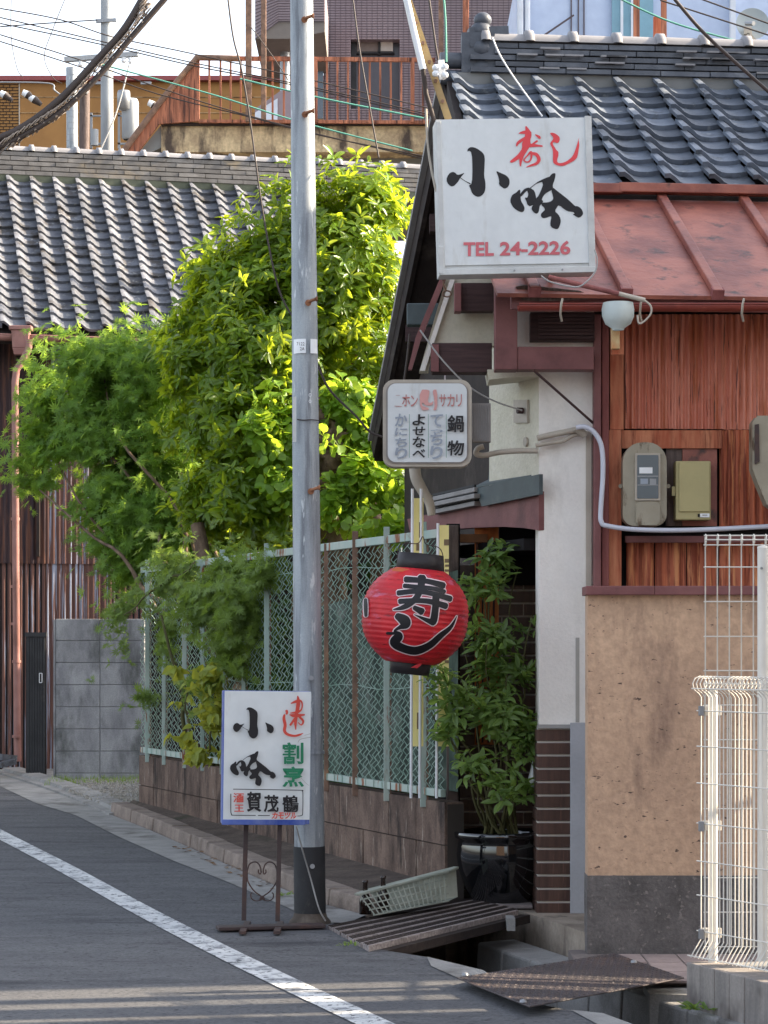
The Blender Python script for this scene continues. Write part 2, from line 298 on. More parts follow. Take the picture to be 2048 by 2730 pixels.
m_slab = M('terrace_concrete', rgb(206,184,146), rgb(158,136,108), rgb(80,68,60), sc_=3, rough=.95, bump=.8, bs=25, dsc=1.1, dst=(2.2,1,.6), dlo=.5, dhi=.6, grain=.2)  # yellowish tan puts sunlight into the colour; the dark mottling is stain
m_gslab = plain('grey_render', rgb(128,128,126), rough=.95)
m_ochre = M('ochre_wall', rgb(160,118,70), rgb(148,108,64), sc_=2, rough=.9, bump=.1)
m_coping = plain('maroon_coping', rgb(140,72,72), rough=.6)
m_mauve = M('mauve_wall_tile', rgb(142,128,132), rgb(130,116,122), sc_=1.2, rough=.6, bump=.1, rnd=.06)
m_groove = plain('tile_joint_dark', rgb(90,80,86), rough=.9)
m_pale = M('pale_blue_siding', rgb(182,196,220), rgb(172,186,212), rough=.7, bump=.1)
m_pale2 = plain('pale_trim', rgb(206,212,222), rough=.6)
m_cyan = plain('cyan_glass', rgb(120,160,178), rough=.2)
m_cable = plain('cable_black', rgb(66,56,52), rough=.6)
m_cableg = plain('cable_green', rgb(96,160,142), rough=.6)
m_cablew = plain('cable_grey', rgb(170,168,166), rough=.6)
m_cpole = M('concrete_pole', rgb(164,168,170), rgb(146,150,154), rough=.85, st=(1,1,.3), bump=.2)
m_porc = plain('porcelain', rgb(232,234,236), rough=.2, spec=.6)
m_bark = M('bark', rgb(128,108,90), rgb(84,68,56), rgb(170,148,122), sc_=14, st=(1,1,.5), rough=1, bump=1, bs=40)
m_twig = plain('twig', rgb(86,84,52), rough=.9)

# ---------------------------------------------------------------- the setting
def poly_slab(name, pts, z0, mat, label=None, **kw):   # pts carry their own top height; skirt down to z0
    mb = MB(); mb.poly(pts); n = len(pts)
    for i in range(n):
        a, b = pts[i], pts[(i+1) % n]; mb.add([a, b, (b[0], b[1], z0), (a[0], a[1], z0)], [(0, 1, 2, 3)])
    o = part(name, mb, mat, kind='structure', **kw)
    bm = bmesh.new(); bm.from_mesh(o.data); bmesh.ops.remove_doubles(bm, verts=bm.verts, dist=1e-5); bmesh.ops.recalc_face_normals(bm, faces=bm.faces); bm.to_mesh(o.data); bm.free(); return o
setp(part('ground', MB().add([(-300,-60,-.34),(300,-60,-.34),(300,500,-.34),(-300,500,-.34)], [(0,1,2,3)]), m_earth), kind='structure')
# right edge of the road: gutter edge near, kerb foot beyond the pole, slanted kerb far away
edge_px = [(1740,2752),(1610,2703),(1520,2694),(1412,2672),(1336,2618),(1290,2588),(1140,2552),(985,2527),(905,2490),(885,2452)]
kf_px = [(975,2441),(870,2414),(780,2382),(640,2322),(500,2258),(400,2214),(291,2171)]        # kerb foot
far_px = [(180,2122),(90,2090),(0,2062)]
edge = [G(x, y) for x, y in edge_px]; kf = [G(x, y) for x, y in kf_px]; farl = [G(x, y) for x, y in far_px]
e0 = edge[0]; dirn = V((-.345, 1, .0135))
near = [e0-dirn*k for k in (5.5,)]
lf = farl[-1]; farend = V((lf.x-3.0, lf.y+5.2, gz(lf.y+5.2)))
road_pts = near+edge+[V((edge[-1].x+.12, edge[-1].y+.15, gz(12.2)))]+kf+farl+[farend, V((-14, farend.y+3, gz(farend.y+3))), V((-14, near[0].y, gz(near[0].y)))]
poly_slab('road', [(p.x, p.y, gz(p.y)) for p in road_pts], -.33, m_asph)
def strip(name, pts, mat, off, **kw):   # closed outline given as photo points on the street
    mb = MB(); mb.poly([G(x, y)+V((0,0,off)) for x, y in pts]); return part(name, mb, mat, kind='structure', **kw)
lc = catmull([(-900,1985),(-450,2066),(-150,2150),(0,2226),(185,2322),(370,2424),(555,2520),(740,2611),(905,2688),(1060,2760),(1200,2825)], 8)
mb = MB(); L_ = [G(x, y) for x, y in lc]
rows = []
for i, p in enumerate(L_):
    d = (L_[min(i+1, len(L_)-1)]-L_[max(0, i-1)]).normalized(); n = V((-d.y, d.x, 0)).normalized()*.068; rows += [p+n+V((0,0,.004)), p-n+V((0,0,.004))]
mb.add(rows, [(2*i, 2*i+1, 2*i+3, 2*i+2) for i in range(len(L_)-1)])
part('road_marking_line', mb, m_line, kind='structure')
asph_edge = [(0,2097),(97,2143),(202,2175),(320,2234),(464,2297),(600,2350),(770,2423),(850,2462)]
strip('gutter_strip', asph_edge+[(930,2462),(975,2441.5),(870,2414.5),(780,2382.5),(640,2322.5),(500,2258.5),(400,2214.5),(291,2171.5),(180,2122.5),(90,2090.5),(0,2062.5)], m_conc, .004)
strip('gutter_edge_strip', [(1138,2553),(1288,2589),(1334,2617),(1290,2622),(1215,2607),(1150,2578)], m_conc, .004)
strip('gutter_edge_strip', [(1522,2695),(1608,2704),(1735,2751),(1620,2748)], m_conc, .004)
# kerb blocks and the soil ledge behind them, up to the foot of the block wall
kerb = part('kerb', MB().poly([(p.x, p.y, gz(p.y)-.05) for p in kf]+[(p.x+.1, p.y+.06, gz(p.y)-.05) for p in reversed(kf)]), m_kerb, kind='structure')
kl = kf
acc = 0; seg = []
for a, b in zip(kl[:-1], kl[1:]):
    n = max(1, round((b-a).length/.6))
    for i in range(n): seg.append((a.lerp(b, i/n), a.lerp(b, (i+1)/n)))
for a, b in seg:
    d = (b-a).normalized(); n = V((d.y, -d.x, 0)); a2, b2 = a+d*.006, b-d*.006; h = .085+random.uniform(-.006, .006); j = n*random.uniform(-.006,.006)
    mb = MB(); q = [a2+j, b2+j, b2+n*.15, a2+n*.15]
    t = [a2+j+n*.022, b2+j+n*.022, b2+n*.15, a2+n*.15]
    lo = [V((p.x, p.y, gz(p.y)-.1)) for p in q]; up = [V((p.x, p.y, gz(p.y)+h)) for p in t]
    mb.hexa(lo+up); o = part('kerb_block', mb, m_kerb, kerb, bevel=.008)
    bm = bmesh.new(); bm.from_mesh(o.data); bmesh.ops.recalc_face_normals(bm, faces=bm.faces); bm.to_mesh(o.data); bm.free()
def WX(y, k=0): return 5.0+k-.3673*y            # line of the block wall
led = [V((p.x+.13, p.y+.05, gz(p.y)+.075)) for p in kl]
back = [V((WX(y), y, gz(y)+.10)) for y in (18.8, 16, 14, 12.75)]
poly_slab('soil_ledge', led+back, -.3, m_ledge)
# far gravel corner and pavement in front of the far house
gp = [G(291,2168,.02), G(180,2119,.02), G(90,2087,.02), G(0,2059,.02)]
gravel = poly_slab('pavement', gp+[V((-6,24.6,.36)), V((-1.2,24.6,.36)), V((-1.2,18.8,.29)), V((-1.9,18.6,.28))], -.3, m_conc)
mb = MB()
for i in range(2200):
    y = random.uniform(18.9, 22.2); x = random.uniform(-2.75, -1.3)
    if x < G(291,2171).x-(y-18.6)*.32+.1: continue
    r = random.uniform(.012, .03); z = .02+gz(y)+.018; vs = [(x+r*math.cos(a+i), y+r*math.sin(a+i), z-r*.3) for a in (0, 2.1, 4.2)]+[(x, y, z+r*.6)]
    mb.add(vs, [(0,1,3),(1,2,3),(2,0,3)])
part('gravel_patch', mb, m_gravel, kind='stuff')
# low slanted kerb of the far pavement
skerb = part('slanted_kerb', MB().poly([G(291,2171,.001), G(180,2122,.001), G(180,2121,.004), G(290,2170,.004)]), m_conc, kind='structure')
sk = [G(x, y) for x, y in ((291,2171),(236,2147),(180,2122),(135,2106),(90,2090),(45,2076),(0,2062),(-50,2044))]
for a, b in zip(sk[:-1], sk[1:]):
    d = (b-a).normalized(); n = V((d.y, -d.x, 0)); a2, b2 = a+d*.01, b-d*.01
    o = part('kerb_block', MB().hexa([a2-V((0,0,.05)), b2-V((0,0,.05)), b2+n*.22-V((0,0,.05)), a2+n*.22-V((0,0,.05)), a2+n*.06+V((0,0,.045)), b2+n*.06+V((0,0,.045)), b2+n*.22+V((0,0,.05)), a2+n*.22+V((0,0,.05))]), m_conc, skerb)
    bm = bmesh.new(); bm.from_mesh(o.data); bmesh.ops.recalc_face_normals(bm, faces=bm.faces); bm.to_mesh(o.data); bm.free()
# gutter channel between road and shop: floor, shop-side kerb stones, yard slab
def gl(t, k): p = e0+(V((-.30,12.1,0))-V((e0.x,e0.y,0)))*t; return p
gut = part('gutter_channel', MB().box(-.6, 3.2, 7.2, 12.9, -.335, -.22), m_gutter, kind='structure')
ik = [PZ(1262,2512,.03), PZ(1400,2560,.03), PZ(1560,2612,.03), PZ(1740,2668,.03), PZ(1900,2716,.03), PZ(2080,2772,.03)]
inner = part('inner_gutter_kerb', MB().poly([ik[0]-V((0,0,.3)), ik[1]-V((0,0,.3)), ik[1]-V((0,-.05,.3))]), m_conc, kind='structure')
for a, b in zip(ik[:-1], ik[1:]):
    n = 2
    for i in range(n):
        p, q = a.lerp(b, i/n), a.lerp(b, (i+1)/n); d = (q-p).normalized(); p, q = p+d*.007, q-d*.007
        nn = V((-d.y, d.x, 0)); nn = nn if nn.x > 0 or nn.y > 0 else -nn
        o = part('kerb_block', MB().hexa([V((p.x,p.y,-.3)), V((q.x,q.y,-.3)), V((q.x,q.y,-.3))+nn*.22, V((p.x,p.y,-.3))+nn*.22, p+nn*.02, q+nn*.02, q+nn*.22+V((0,0,.01)), p+nn*.22+V((0,0,.01))]), m_conc, inner, bevel=.012)
        bm = bmesh.new(); bm.from_mesh(o.data); bmesh.ops.recalc_face_normals(bm, faces=bm.faces); bm.to_mesh(o.data); bm.free()
yard = poly_slab('yard_paving', [V((.86,11.55,.085)), PZ(1530,2556,.085), PZ(1700,2604,.085), PZ(1835,2606,.085), V((3.6,10.2,.085)), V((3.6,11.7,.085))], -.3, plain('yard_base', rgb(120,110,106), rough=.9))
m_paver = M('pink_paver', rgb(166,148,142), rgb(148,132,128), rough=.9, rnd=.08, grain=.1)
for i in range(14):
    for j in range(3):
        x = 1.02+i*.16; y = 10.42+j*.31
        if x < (PZ(1530,2556,.085).x if y > 10.9 else PZ(1700,2604,.085).x)+.02: continue
        part('paver', MB().box(x, x+.152, y, y+.3, .08, .091), m_paver, yard)
# shop floor and stone step
step = poly_slab('shop_step', [V((.05,13.4,.17)), V((.30,12.9,.17)), PZ(1245,2397,.165), PZ(1384,2428,.165), PZ(1468,2455,.17), PZ(1560,2486,.17), V((1.2,11.42,.17)), V((2.6,11.5,.17)), V((2.6,16,.17)), V((-.9,16,.17))], -.3,
    M('stone_step', rgb(160,148,134), rgb(128,116,104), rgb(84,74,66), sc_=4, rough=.95, bump=.9, bs=30, dsc=3, dst=(2,2,.6), grain=.12))

# ---------------------------------------------------------------- block wall with net fence along the garden
def along(k, z, Z, off=0): return V((WX(z, k)-off, z, Z))
nrm = V((-1, -.3673, 0)).normalized()           # towards the street
drn = V((-.3673, 1, 0)).normalized()
bw = thing('block_wall', 'low brown stained block wall under the net fence', 'wall', along(0, 15.5, .25))
p0, p1 = along(0, 12.75, 0), along(0, 18.62, 0)
core = MB(); a, b = p0-nrm*.012, p1-nrm*.012
core.hexa([V((a.x,a.y,.05)), V((b.x,b.y,.05)), V((b.x,b.y,.05))-nrm*.09, V((a.x,a.y,.05))-nrm*.09, V((a.x,a.y,.69)), V((b.x,b.y,.69)), V((b.x,b.y,.69))-nrm*.09, V((a.x,a.y,.69))-nrm*.09])
part('mortar_core', core, m_mort, bw)
Lw = (p1-p0).length; nb = 15; bl = Lw/nb
for r in range(3):
    zt = .7-r*.225
    for i in range(nb):
        q = p0+drn*(i*bl+.004); q2 = p0+drn*((i+1)*bl-.004); j = nrm*random.uniform(0, .006); zb = zt-.219
        part('block', MB().hexa([V((c.x,c.y,z)) for z in (zb, zt) for c in (q+j, q2+j, q2-nrm*.1, q-nrm*.1)]), m_block, bw)
fn = thing('net_fence', 'rusty pale green net fence standing on the brown block wall', 'fence', along(0, 15.5, .7))
def fz(x): return 33000/(x+1400)                  # distance of the fence seen at photo x
posts = [(1134,1),(1036,1),(952,1),(875,0),(800,0),(716,1),(654,0),(597,1),(544,0),(496,1),(441,0),(397,1)]
for i, (x, big) in enumerate(posts):
    z = fz(x); rusty = x in (952, 875); q = along(0, z, 0)+nrm*.01; wd = .034 if big else .028
    part('post', MB().bar(V((q.x,q.y,.66)), V((q.x,q.y,2.16 if big else 2.11)), wd, .03, up=(0,1,0)), m_rust if rusty else m_gpost, fn, bevel=.003)
    if not rusty: part('rust_edge', MB().bar(V((q.x+.022,q.y-.004,.67)), V((q.x+.022,q.y-.004,2.1)), .008, .03, up=(0,1,0)), m_rust, fn)
for za, zb in ((12.78, 15.62), (15.72, 18.55)):
    for Zt, hh in ((2.09, .045), (.745, .04)):
        part('rail', MB().bar(along(0, za, Zt), along(0, zb, Zt), .03, hh), m_gpost, fn, bevel=.003)
for Zt in (1.95, 1.28): 
    pts = [along(0, 12.8+i*.3, Zt+.012*math.sin(i*1.7)) for i in range(20)]
    part('tension_wire', MB().tube(pts, .003, 4), m_chain, fn)
for i in range(46):   # little ties along the lower rail
    q = along(0, 12.85+i*.125, .745)+nrm*.017
    part('tie', MB().bar(q-V((0,0,.02)), q+V((0,0,.02)), .006, .004), m_chain if i % 5 else m_rust, fn)
mb = MB(); npit = 124
for i in range(npit):
    s = i/npit*Lw*.99+.03; ph = i*.7
    base = p0+drn*s; rows = []
    nz = 46
    for k in range(nz+1):
        zz = .76+k*(2.06-.76)/nz; amp = .019*(1 if k % 2 else -1)*(1+.5*math.sin(k*.9+ph)*math.sin(i*2.3+k*.37)); c = base+drn*(amp+.014*math.sin(k*.22+i*.13)+.006*math.sin(k*.5+i*1.9))+nrm*(.01 if k % 2 else .002)
        rows.append(V((c.x, c.y, zz+.012*math.sin(i*2.1))))
    vs = []; wd = .0036
    for c in rows: vs += [c-drn*wd, c+drn*wd, c-nrm*wd*1.3]
    mb.add(vs, [(k*3+a, k*3+b, k*3+3+b, k*3+3+a) for k in range(nz) for a, b in ((0,1),(1,2),(2,0))])
part('wire_net', mb, m_chain, fn, kind='stuff')
part('privacy_sheet', MB().add([along(.0,12.8,.75)-nrm*.09, along(0,14.9,.75)-nrm*.09, along(0,14.9,1.75)-nrm*.09, along(0,12.8,1.9)-nrm*.09], [(0,1,2,3)]), M('dull_green_sheet', rgb(74,90,78), rgb(44,58,50), rgb(112,116,108), sc_=4, st=(2,2,1), lo=.42, hi=.58, rough=.8, dsc=5), fn)

# grey block wall in the far corner
gw = thing('concrete_block_wall', 'grey concrete block wall standing free in front of the rusty shed', 'wall', P(265,2085,22.4))
xs = [-2.972, -2.57, -2.165]; 
for r in range(8):
    zb = 1.78-(r+1)*.2
    for i in range(2):
        part('block', MB().box(xs[i]+.003, xs[i+1]-.003, 22.4+random.uniform(0,.004), 22.52, zb+.003, zb+.197), m_gblock, gw, bevel=.004)
part('mortar_core', MB().box(xs[0]+.01, xs[2]-.01, 22.412, 22.51, .1, 1.775), plain('pale_mortar', rgb(150,150,152), rough=1), gw)
part('end_block', MB().box(xs[0]-.022, xs[0]-.002, 22.41, 22.52, .2, 1.77), m_gblock, gw)

# ---------------------------------------------------------------- left house: corrugated walls, tiled roof
th = math.radians(13); T = V((math.cos(th), math.sin(th), 0)); D = V((math.sin(th), -math.cos(th), 0))
lh = thing('corrugated_house', 'old house with rust streaked corrugated walls and grey tiled roof', 'house', P(200, 2060, 24))
E = P(0, 878, 23.3)                                 # a point on the eave line
def pantile(w_, e_, amp, thick=.027):
    mb = MB(); nu = 9; L = e_*1.16
    def h(u): return amp*(.85*math.exp(-((u-.12)/.19)**2)+.42*((u-.62)/.48)**2 - (.0 if u > .1 else .0))
    top = [[(u*w_*1.06, v*L, h(u)+(.032 if v == 0 else 0)) for u in [i/nu for i in range(nu+1)]] for v in (0, 1)]
    vs = top[0]+top[1]+[(x, y, z-thick) for x, y, z in top[0]]
    n = nu+1
    mb.add(vs, [(i, i+1, n+i+1, n+i) for i in range(nu)], True); mb.add(vs, [(2*n+i, 2*n+i+1, i+1, i) for i in range(nu)])
    mb.add([top[0][nu], top[1][nu], (top[1][nu][0], top[1][nu][1], top[1][nu][2]-.03), (top[0][nu][0], top[0][nu][1], top[0][nu][2]-.03)], [(0,3,2,1)])
    mb.add([top[0][0], top[1][0], (top[1][0][0], top[1][0][1], top[1][0][2]-.02), (top[0][0][0], top[0][0][1], top[0][0][2]-.02)], [(0,1,2,3)])
    return mb.mesh('roof_tile')
def tiled_roof(parent, E, T, D, run, pitch, w_, rows, cols, c0, mat, amp=.045, und=m_eave):
    Su = (-D*math.cos(pitch)+V((0,0,1))*math.sin(pitch)).normalized(); Nn = T.cross(Su).normalized(); slen = run/math.cos(pitch); e_ = slen/rows
    me = pantile(w_, e_, amp); me.materials.append(mat)
    # deck below the tiles
    a = E+T*(c0*w_)-Nn*.035; b = E+T*((c0+cols)*w_)-Nn*.035
    q = [a, b, b+Su*slen, a+Su*slen]
    part('roof_deck', MB().hexa([p-Nn*.05 for p in q]+q), und, parent)
    for r in range(rows):
        for c in range(cols):
            o = bpy.data.objects.new('roof_tile', me); COL.objects.link(o); o.parent = parent
            loc = E+T*((c0+c)*w_+random.uniform(-.004,.004))+Su*(r*e_+random.uniform(-.007,.007))
            m3 = Matrix((T, Su, Nn)).transposed(); mt = m3.to_4x4() @ Matrix.Rotation(random.uniform(-.012,.012), 4, 'Z') @ Matrix.Rotation(random.uniform(-.01,.012), 4, 'X')
            mt.translation = loc-wp[parent]; o.matrix_local = mt
    return Su, Nn, slen
def ridge(parent, R, T, D, length, layers, mat, capmat, depth=.2, lh_=.05, start=0, cap_step=.27):
    tt = start
    for l in range(layers):
        x = start+(l % 2)*.15-.1; dd = depth*(1-.1*l)
        while x < start+length:
            ln = .29+random.uniform(-.02,.02); c = R+T*(x+ln/2)+V((0,0,l*lh_+lh_/2))
            mb = MB().bar(c-T*(ln/2-.003), c+T*(ln/2-.003), dd+random.uniform(-.012,.012), lh_-.012)
            part('ridge_tile', mb, mat, parent); x += ln
    top = R+V((0,0,layers*lh_+.005)); x = start
    while x < start+length:
        a = top+T*x; b = top+T*(x+cap_step*.98); sec = []
        mb = MB(); n = 9
        for c, r in ((a, .062), (b, .058)): sec.append([c+V((0,0,r*math.sin(math.pi*k/n)))+D*(r*1.35*math.cos(math.pi*k/n)) for k in range(n+1)])
        mb.add(sec[0]+sec[1], [(k, k+1, n+2+k, n+1+k) for k in range(n)], True)
        o = part('ridge_cap', mb, capmat, parent)
        mb = MB(); sec = []
        for t_, r in ((-.03,.06),(-.022,.082),(.022,.082),(.03,.06)): sec.append([a+T*t_+V((0,0,r*math.sin(math.pi*k/n)))+D*(r*1.3*math.cos(math.pi*k/n)) for k in range(n+1)])
        vs = [p for s_ in sec for p in s_]
        mb.add(vs, [(j*(n+1)+k, j*(n+1)+k+1, (j+1)*(n+1)+k+1, (j+1)*(n+1)+k) for j in range(3) for k in range(n)], True)
        part('cap_collar', mb, capmat, parent); x += cap_step
run = 2.5; pit = math.atan2(6.40-E.z, run)
Su, Nn, sl_ = tiled_roof(lh, E, T, D, run, pit, .24, 17, 17, -3, m_tile2, amp=.05)
Rr = E-D*(run+.05)+V((0,0,6.44-E.z))
part('ridge_mortar', MB().bar(Rr-T*.9+V((0,0,-.02)), Rr+T*5.0+V((0,0,-.02)), .24, .1), M('mossy_mortar', rgb(104,106,88), rgb(84,88,76), rough=1), lh)
ridge(lh, Rr, T, D, 5.6, 5, m_noshi2, m_capt, depth=.26, lh_=.052, start=-.9, cap_step=.235)
# walls: corrugated sheets
def corrugated(name, A, B, zb, zt, mat, parent, pitch=.076, amp=.009, nz=1, nrm_=None, **kw):
    d = (B-A); L = d.length; d.normalize(); n = nrm_ or V((d.y, -d.x, 0)); k = max(8, int(L/pitch*6))
    def fn_(u, v): p = A+d*(u*L)+n*(amp*math.sin(u*L/pitch*2*math.pi)); return (p.x, p.y, zb+(zt-zb)*v)
    return part(name, MB().grid(fn_, k, nz), mat, parent, **kw)
wb = E-D*.5; Wp = lambda s: V((wb.x, wb.y, 0))+T*s
s = -.8
for i in range(7):
    A, B = Wp(s), Wp(s+.66); 
    corrugated('wall_sheet', A-D*(-.004*(i%2)), B-D*(-.004*(i%2)), 2.33, 4.45, m_lcorr if i in (0,1,6) else m_lcorr2, lh, pitch=.055)
    corrugated('wall_sheet', A-D*(.012+.004*(i%2)), B-D*(.012+.004*(i%2)), .30, 2.36, m_lcorr if i in (0,4,5,6) else m_lcorr2, lh, pitch=.055)
    s += .64
part('dark_wall', MB().bar(Wp(-.8)-D*.05+V((0,0,2.3)), Wp(3.9)-D*.05+V((0,0,2.3)), .06, 4.3), m_dark, lh)
part('corner_board', MB().bar(Wp(.40)+D*.02+V((0,0,2.4)), Wp(.40)+D*.02+V((0,0,4.4)), .05, .03), m_eave, lh)
part('eave_board', MB().bar(E-D*.06+T*-.8+V((0,0,-.09)), E-D*.06+T*3.6+V((0,0,-.09)), .03, .07), m_eave, lh)
def halfround(name, a, b, r, mat, parent, **kw):
    a, b = V(a), V(b); d = (b-a).normalized(); n = V((d.y, -d.x, 0)); mb = MB(); N_ = 8
    sec = lambda c: [c+n*(r*math.cos(math.pi*k/N_))-V((0,0,r*math.sin(math.pi*k/N_))) for k in range(N_+1)]+[c-n*(r*.9*math.cos(math.pi*k/N_))-V((0,0,r*.9*math.sin(math.pi*k/N_))) for k in range(N_+1)]
    s0, s1 = sec(a), sec(b); q = 2*N_+2; mb.add(s0+s1, [(k, (k+1) % q, q+(k+1) % q, q+k) for k in range(q)], True)
    mb.tube([a+n*r, b+n*r], r*.13, 5); return part(name, mb, mat, parent, **kw)
halfround('rain_gutter', E+D*.06-T*.8+V((0,0,-.055)), E+D*.06+T*3.6+V((0,0,-.075)), .055, m_dpipe, lh)
hx = E+D*.08+T*.19
mb = MB(); c = V((hx.x, hx.y, 0))
for z0, z1, r0, r1 in ((4.50,4.54,.105,.105),(4.33,4.50,.075,.085),(4.27,4.33,.06,.075)):
    mb.hexa([c+V((sx*r0, sy*r0*.7, z0)) for sx, sy in ((-1,-1),(1,-1),(1,1),(-1,1))]+[c+V((sx*r1, sy*r1*.7, z1)) for sx, sy in ((-1,-1),(1,-1),(1,1),(-1,1))])
part('rain_hopper', mb, m_dpipe, lh, bevel=.006)
dp = [(78,905),(76,930),(62,960),(44,985),(40,1020)]
pts = [P(x, y, 23.15) for x, y in dp]+[P(42,1500,23.3), P(46,1950,23.4), P(48,2030,23.4)]
part('downpipe', MB().tube(pts, .034, 10), m_dpipe, lh)
for y in (1160, 1380, 1560, 1660, 1760, 1960): part('pipe_clip', MB().tube([P(41+(y>1700)*3, y, 23.35), P(41+(y>1700)*3, y+7, 23.35)], .042, 10), m_dpipe, lh)
part('footing', MB().bar(Wp(-.8)+D*.06+V((0,0,.25)), Wp(3.9)+D*.06+V((0,0,.25)), .15, .2), m_conc, lh)
# narrow black shutter post beside the house
sh = thing('shutter_panel', 'narrow black slatted shutter standing upright with a small white handle', 'shutter', P(103,2055,23))
for i in range(7):
    x = -3.31+i*.024
    part('slat', MB().box(x, x+.021, 22.95, 22.975, .33, 1.62), m_black, sh)
part('backing', MB().box(-3.325, -3.135, 22.976, 23.0, .32, 1.63), m_lblk, sh)
part('cap_rail', MB().box(-3.33, -3.13, 22.94, 23.0, 1.62, 1.66), m_black, sh)
hmb = MB()
for a, b in (((105,1795),(112,1795)),((112,1795),(112,1820)),((112,1820),(105,1820)),((105,1820),(105,1795))): hmb.bar(P(*a,22.93), P(*b,22.93), .006, .008, up=(0,1,0))
part('handle', hmb, m_porc, sh)
tag = part('old_roof_tile_pile', MB().bar(P(0,2040,22.9), P(40,2030,22.95), .12, .05).bar(P(-5,2018,23), P(35,2022,23.1), .15, .06), m_tile2, label='broken roof tiles heaped by the foot of the downpipe', cat='tiles')

# ---------------------------------------------------------------- the sushi shop
shop = thing('sushi_shop', 'old restaurant with white corner pillar, red corrugated side wall and blue grey tiled roof', 'restaurant', P(1500, 2430, 12.6))
def S(z, Z, k=0): return V((5.352+k-.3673*z, z, Z))     # the shopfront, running back along the street
part('corner_pillar', MB().pbox(1437,1583,735,1940,12.45,.28), m_plaster, shop, bevel=.004)
part('pillar_core', MB().pbox(1434,1560,1940,2436,12.44,.28), m_joint, shop)
for i in range(14):
    y = 1943+i*35.6; 
    part('tile', MB().pbox(1431,1521,y+2.5,y+32,12.425,.012), m_bt, shop, bevel=.002)
    for j in range(2): a_ = P(1431,y+2.5,12.43); b_ = P(1431,y+32,12.43); part('tile', MB().box(a_.x-.004, a_.x+.008, 12.44+j*.14, 12.575+j*.14, b_.z, a_.z), m_bt, shop)
part('tile_cap', MB().pbox(1433,1523,1932,1942,12.415,.03), plain('grey_sill', rgb(160,158,156)), shop)
part('grey_board', MB().pbox(1521,1564,1927,2452,12.40,.02), m_grboard, shop, bevel=.002)
part('repair_patch', MB().pbox(1535,1545,1700,1926,12.447,.004), plain('putty', rgb(176,172,164), rough=.9), shop)
# side wall above the canopy, facing the street
mb = MB(); a, b = S(12.46,1.9), S(14.4,1.9); q = [S(12.46,2.30), S(13.06,2.30), S(13.06,2.30,.12), S(12.46,2.30,.12)]; mb.hexa(q+[V((p.x,p.y,3.45)) for p in q]); part('street_wall', mb, m_plast2, shop)
part('plaster_haunch', MB().prism([P(1300,985,12.4), P(1437,985,12.4), P(1437,1003,12.4), P(1385,1003,12.4), P(1305,1012,12.4)], (0,.3,0)), m_plast2, shop)
fp = Plane(S(12.5,2.8), nrm)
plate = part('junction_plate', MB().prism([fp.px(*c, .002) for c in ((1375,1066),(1411,1066),(1411,1127),(1375,1127))], nrm*.012), m_beige, shop)
kc = fp.px(1394,1095,.02); part('knob', MB().tube([kc, kc+nrm*.03], .016, 12), m_dbrown, shop)
kc = fp.px(1405,1178,.001); part('round_cover', MB().tube([kc, kc+nrm*.012], .024, 16), m_beige, shop)
# wing wall under the verge and the red brown frame
part('wing_wall', MB().prism([P(x,y,12.56) for x,y in ((1192,733),(1330,733),(1330,922),(1155,922),(1143,990),(1118,990))], (0,.1,0)), m_plast2, shop)
part('verge_trim', MB().prism([P(x,y,12.52) for x,y in ((1203,735),(1216,735),(1172,868),(1133,988),(1119,988),(1160,868))], (0,.03,0)), m_plaster, shop)
part('verge_board', MB().prism([P(x,y,12.5) for x,y in ((1176,735),(1192,735),(1122,905),(1098,985),(1088,985),(1108,900))], (0,.06,0)), m_brown, shop)
part('beam_end', MB().pbox(1212,1230,754,830,12.40,.1), m_brown, shop, bevel=.003); part('beam', MB().pbox(1230,1316,754,828,12.44,.1), m_dbrown, shop)
part('beam', MB().pbox(1152,1312,914,992,12.45,.14), m_dbrown, shop, bevel=.003); part('beam_end', MB().pbox(1149,1170,918,990,12.43,.02), m_brown, shop)
part('frame_post', MB().pbox(1320,1380,728,985,12.2,.14), m_brown, shop, bevel=.004)
part('frame_beam', MB().pbox(1380,1584,924,985,12.205,.12), m_brown, shop, bevel=.004)
part('infill_plaster', MB().pbox(1378,1584,735,926,12.42,.03), m_plaster, shop)
lv = part('louvre_box', MB().pbox(1414,1586,832,908,12.34,.08), m_dbrown, shop, bevel=.003)
for i in range(7): part('slat', MB().pbox(1436,1580,838+i*9.6,845.5+i*9.6,12.325,.02), m_dbrown, lv)
part('stay_rod', MB().tube([P(1424,988,12.2), P(1582,1128,12.4)], .0065, 6), m_dbrown, shop)
part('stay_wire', MB().tube(catmull([tuple(P(1120,880,12.3)), tuple(P(1180,960,12.3)), tuple(P(1250,1030,12.35)), tuple(P(1320,1070,12.4)), tuple(P(1392,1094,12.5))]), .0045, 5), m_cablew, shop)
# side wall seen from the front: posts, boards, corrugated sheets
part('wall_post', MB().pbox(1584,1603,838,1563,12.36,.1), m_brown, shop, bevel=.004)
part('wall_post', MB().pbox(1605,1624,838,1563,12.42,.08), m_redpost, shop, bevel=.004)
part('flat_tin', MB().pbox(1627,1663,868,1145,12.47,.02), m_tinflat, shop); part('flat_tin', MB().pbox(1624,1657,1146,1563,12.455,.02), m_tinflat, shop)
def corr(name, x0, x1, y0, y1, d, mat, pitch=.034, amp=.0085, **kw):
    a, b = P(x0, y1, d), P(x1, y0, d); k = int((b.x-a.x)/pitch*8)
    return part(name, MB().grid(lambda u, v: (a.x+(b.x-a.x)*u, d-amp*math.sin(2*math.pi*u*(b.x-a.x)/pitch)-.001*math.sin(17*u)*v, a.z+(b.z-a.z)*v), k, 6), mat, shop, **kw)
for i, (x0, x1) in enumerate(((1664,1800),(1796,1930),(1926,2070))): corr('corrugated_sheet', x0, x1, 838, 1143+i, 12.56-.006*(i%2), m_corr)
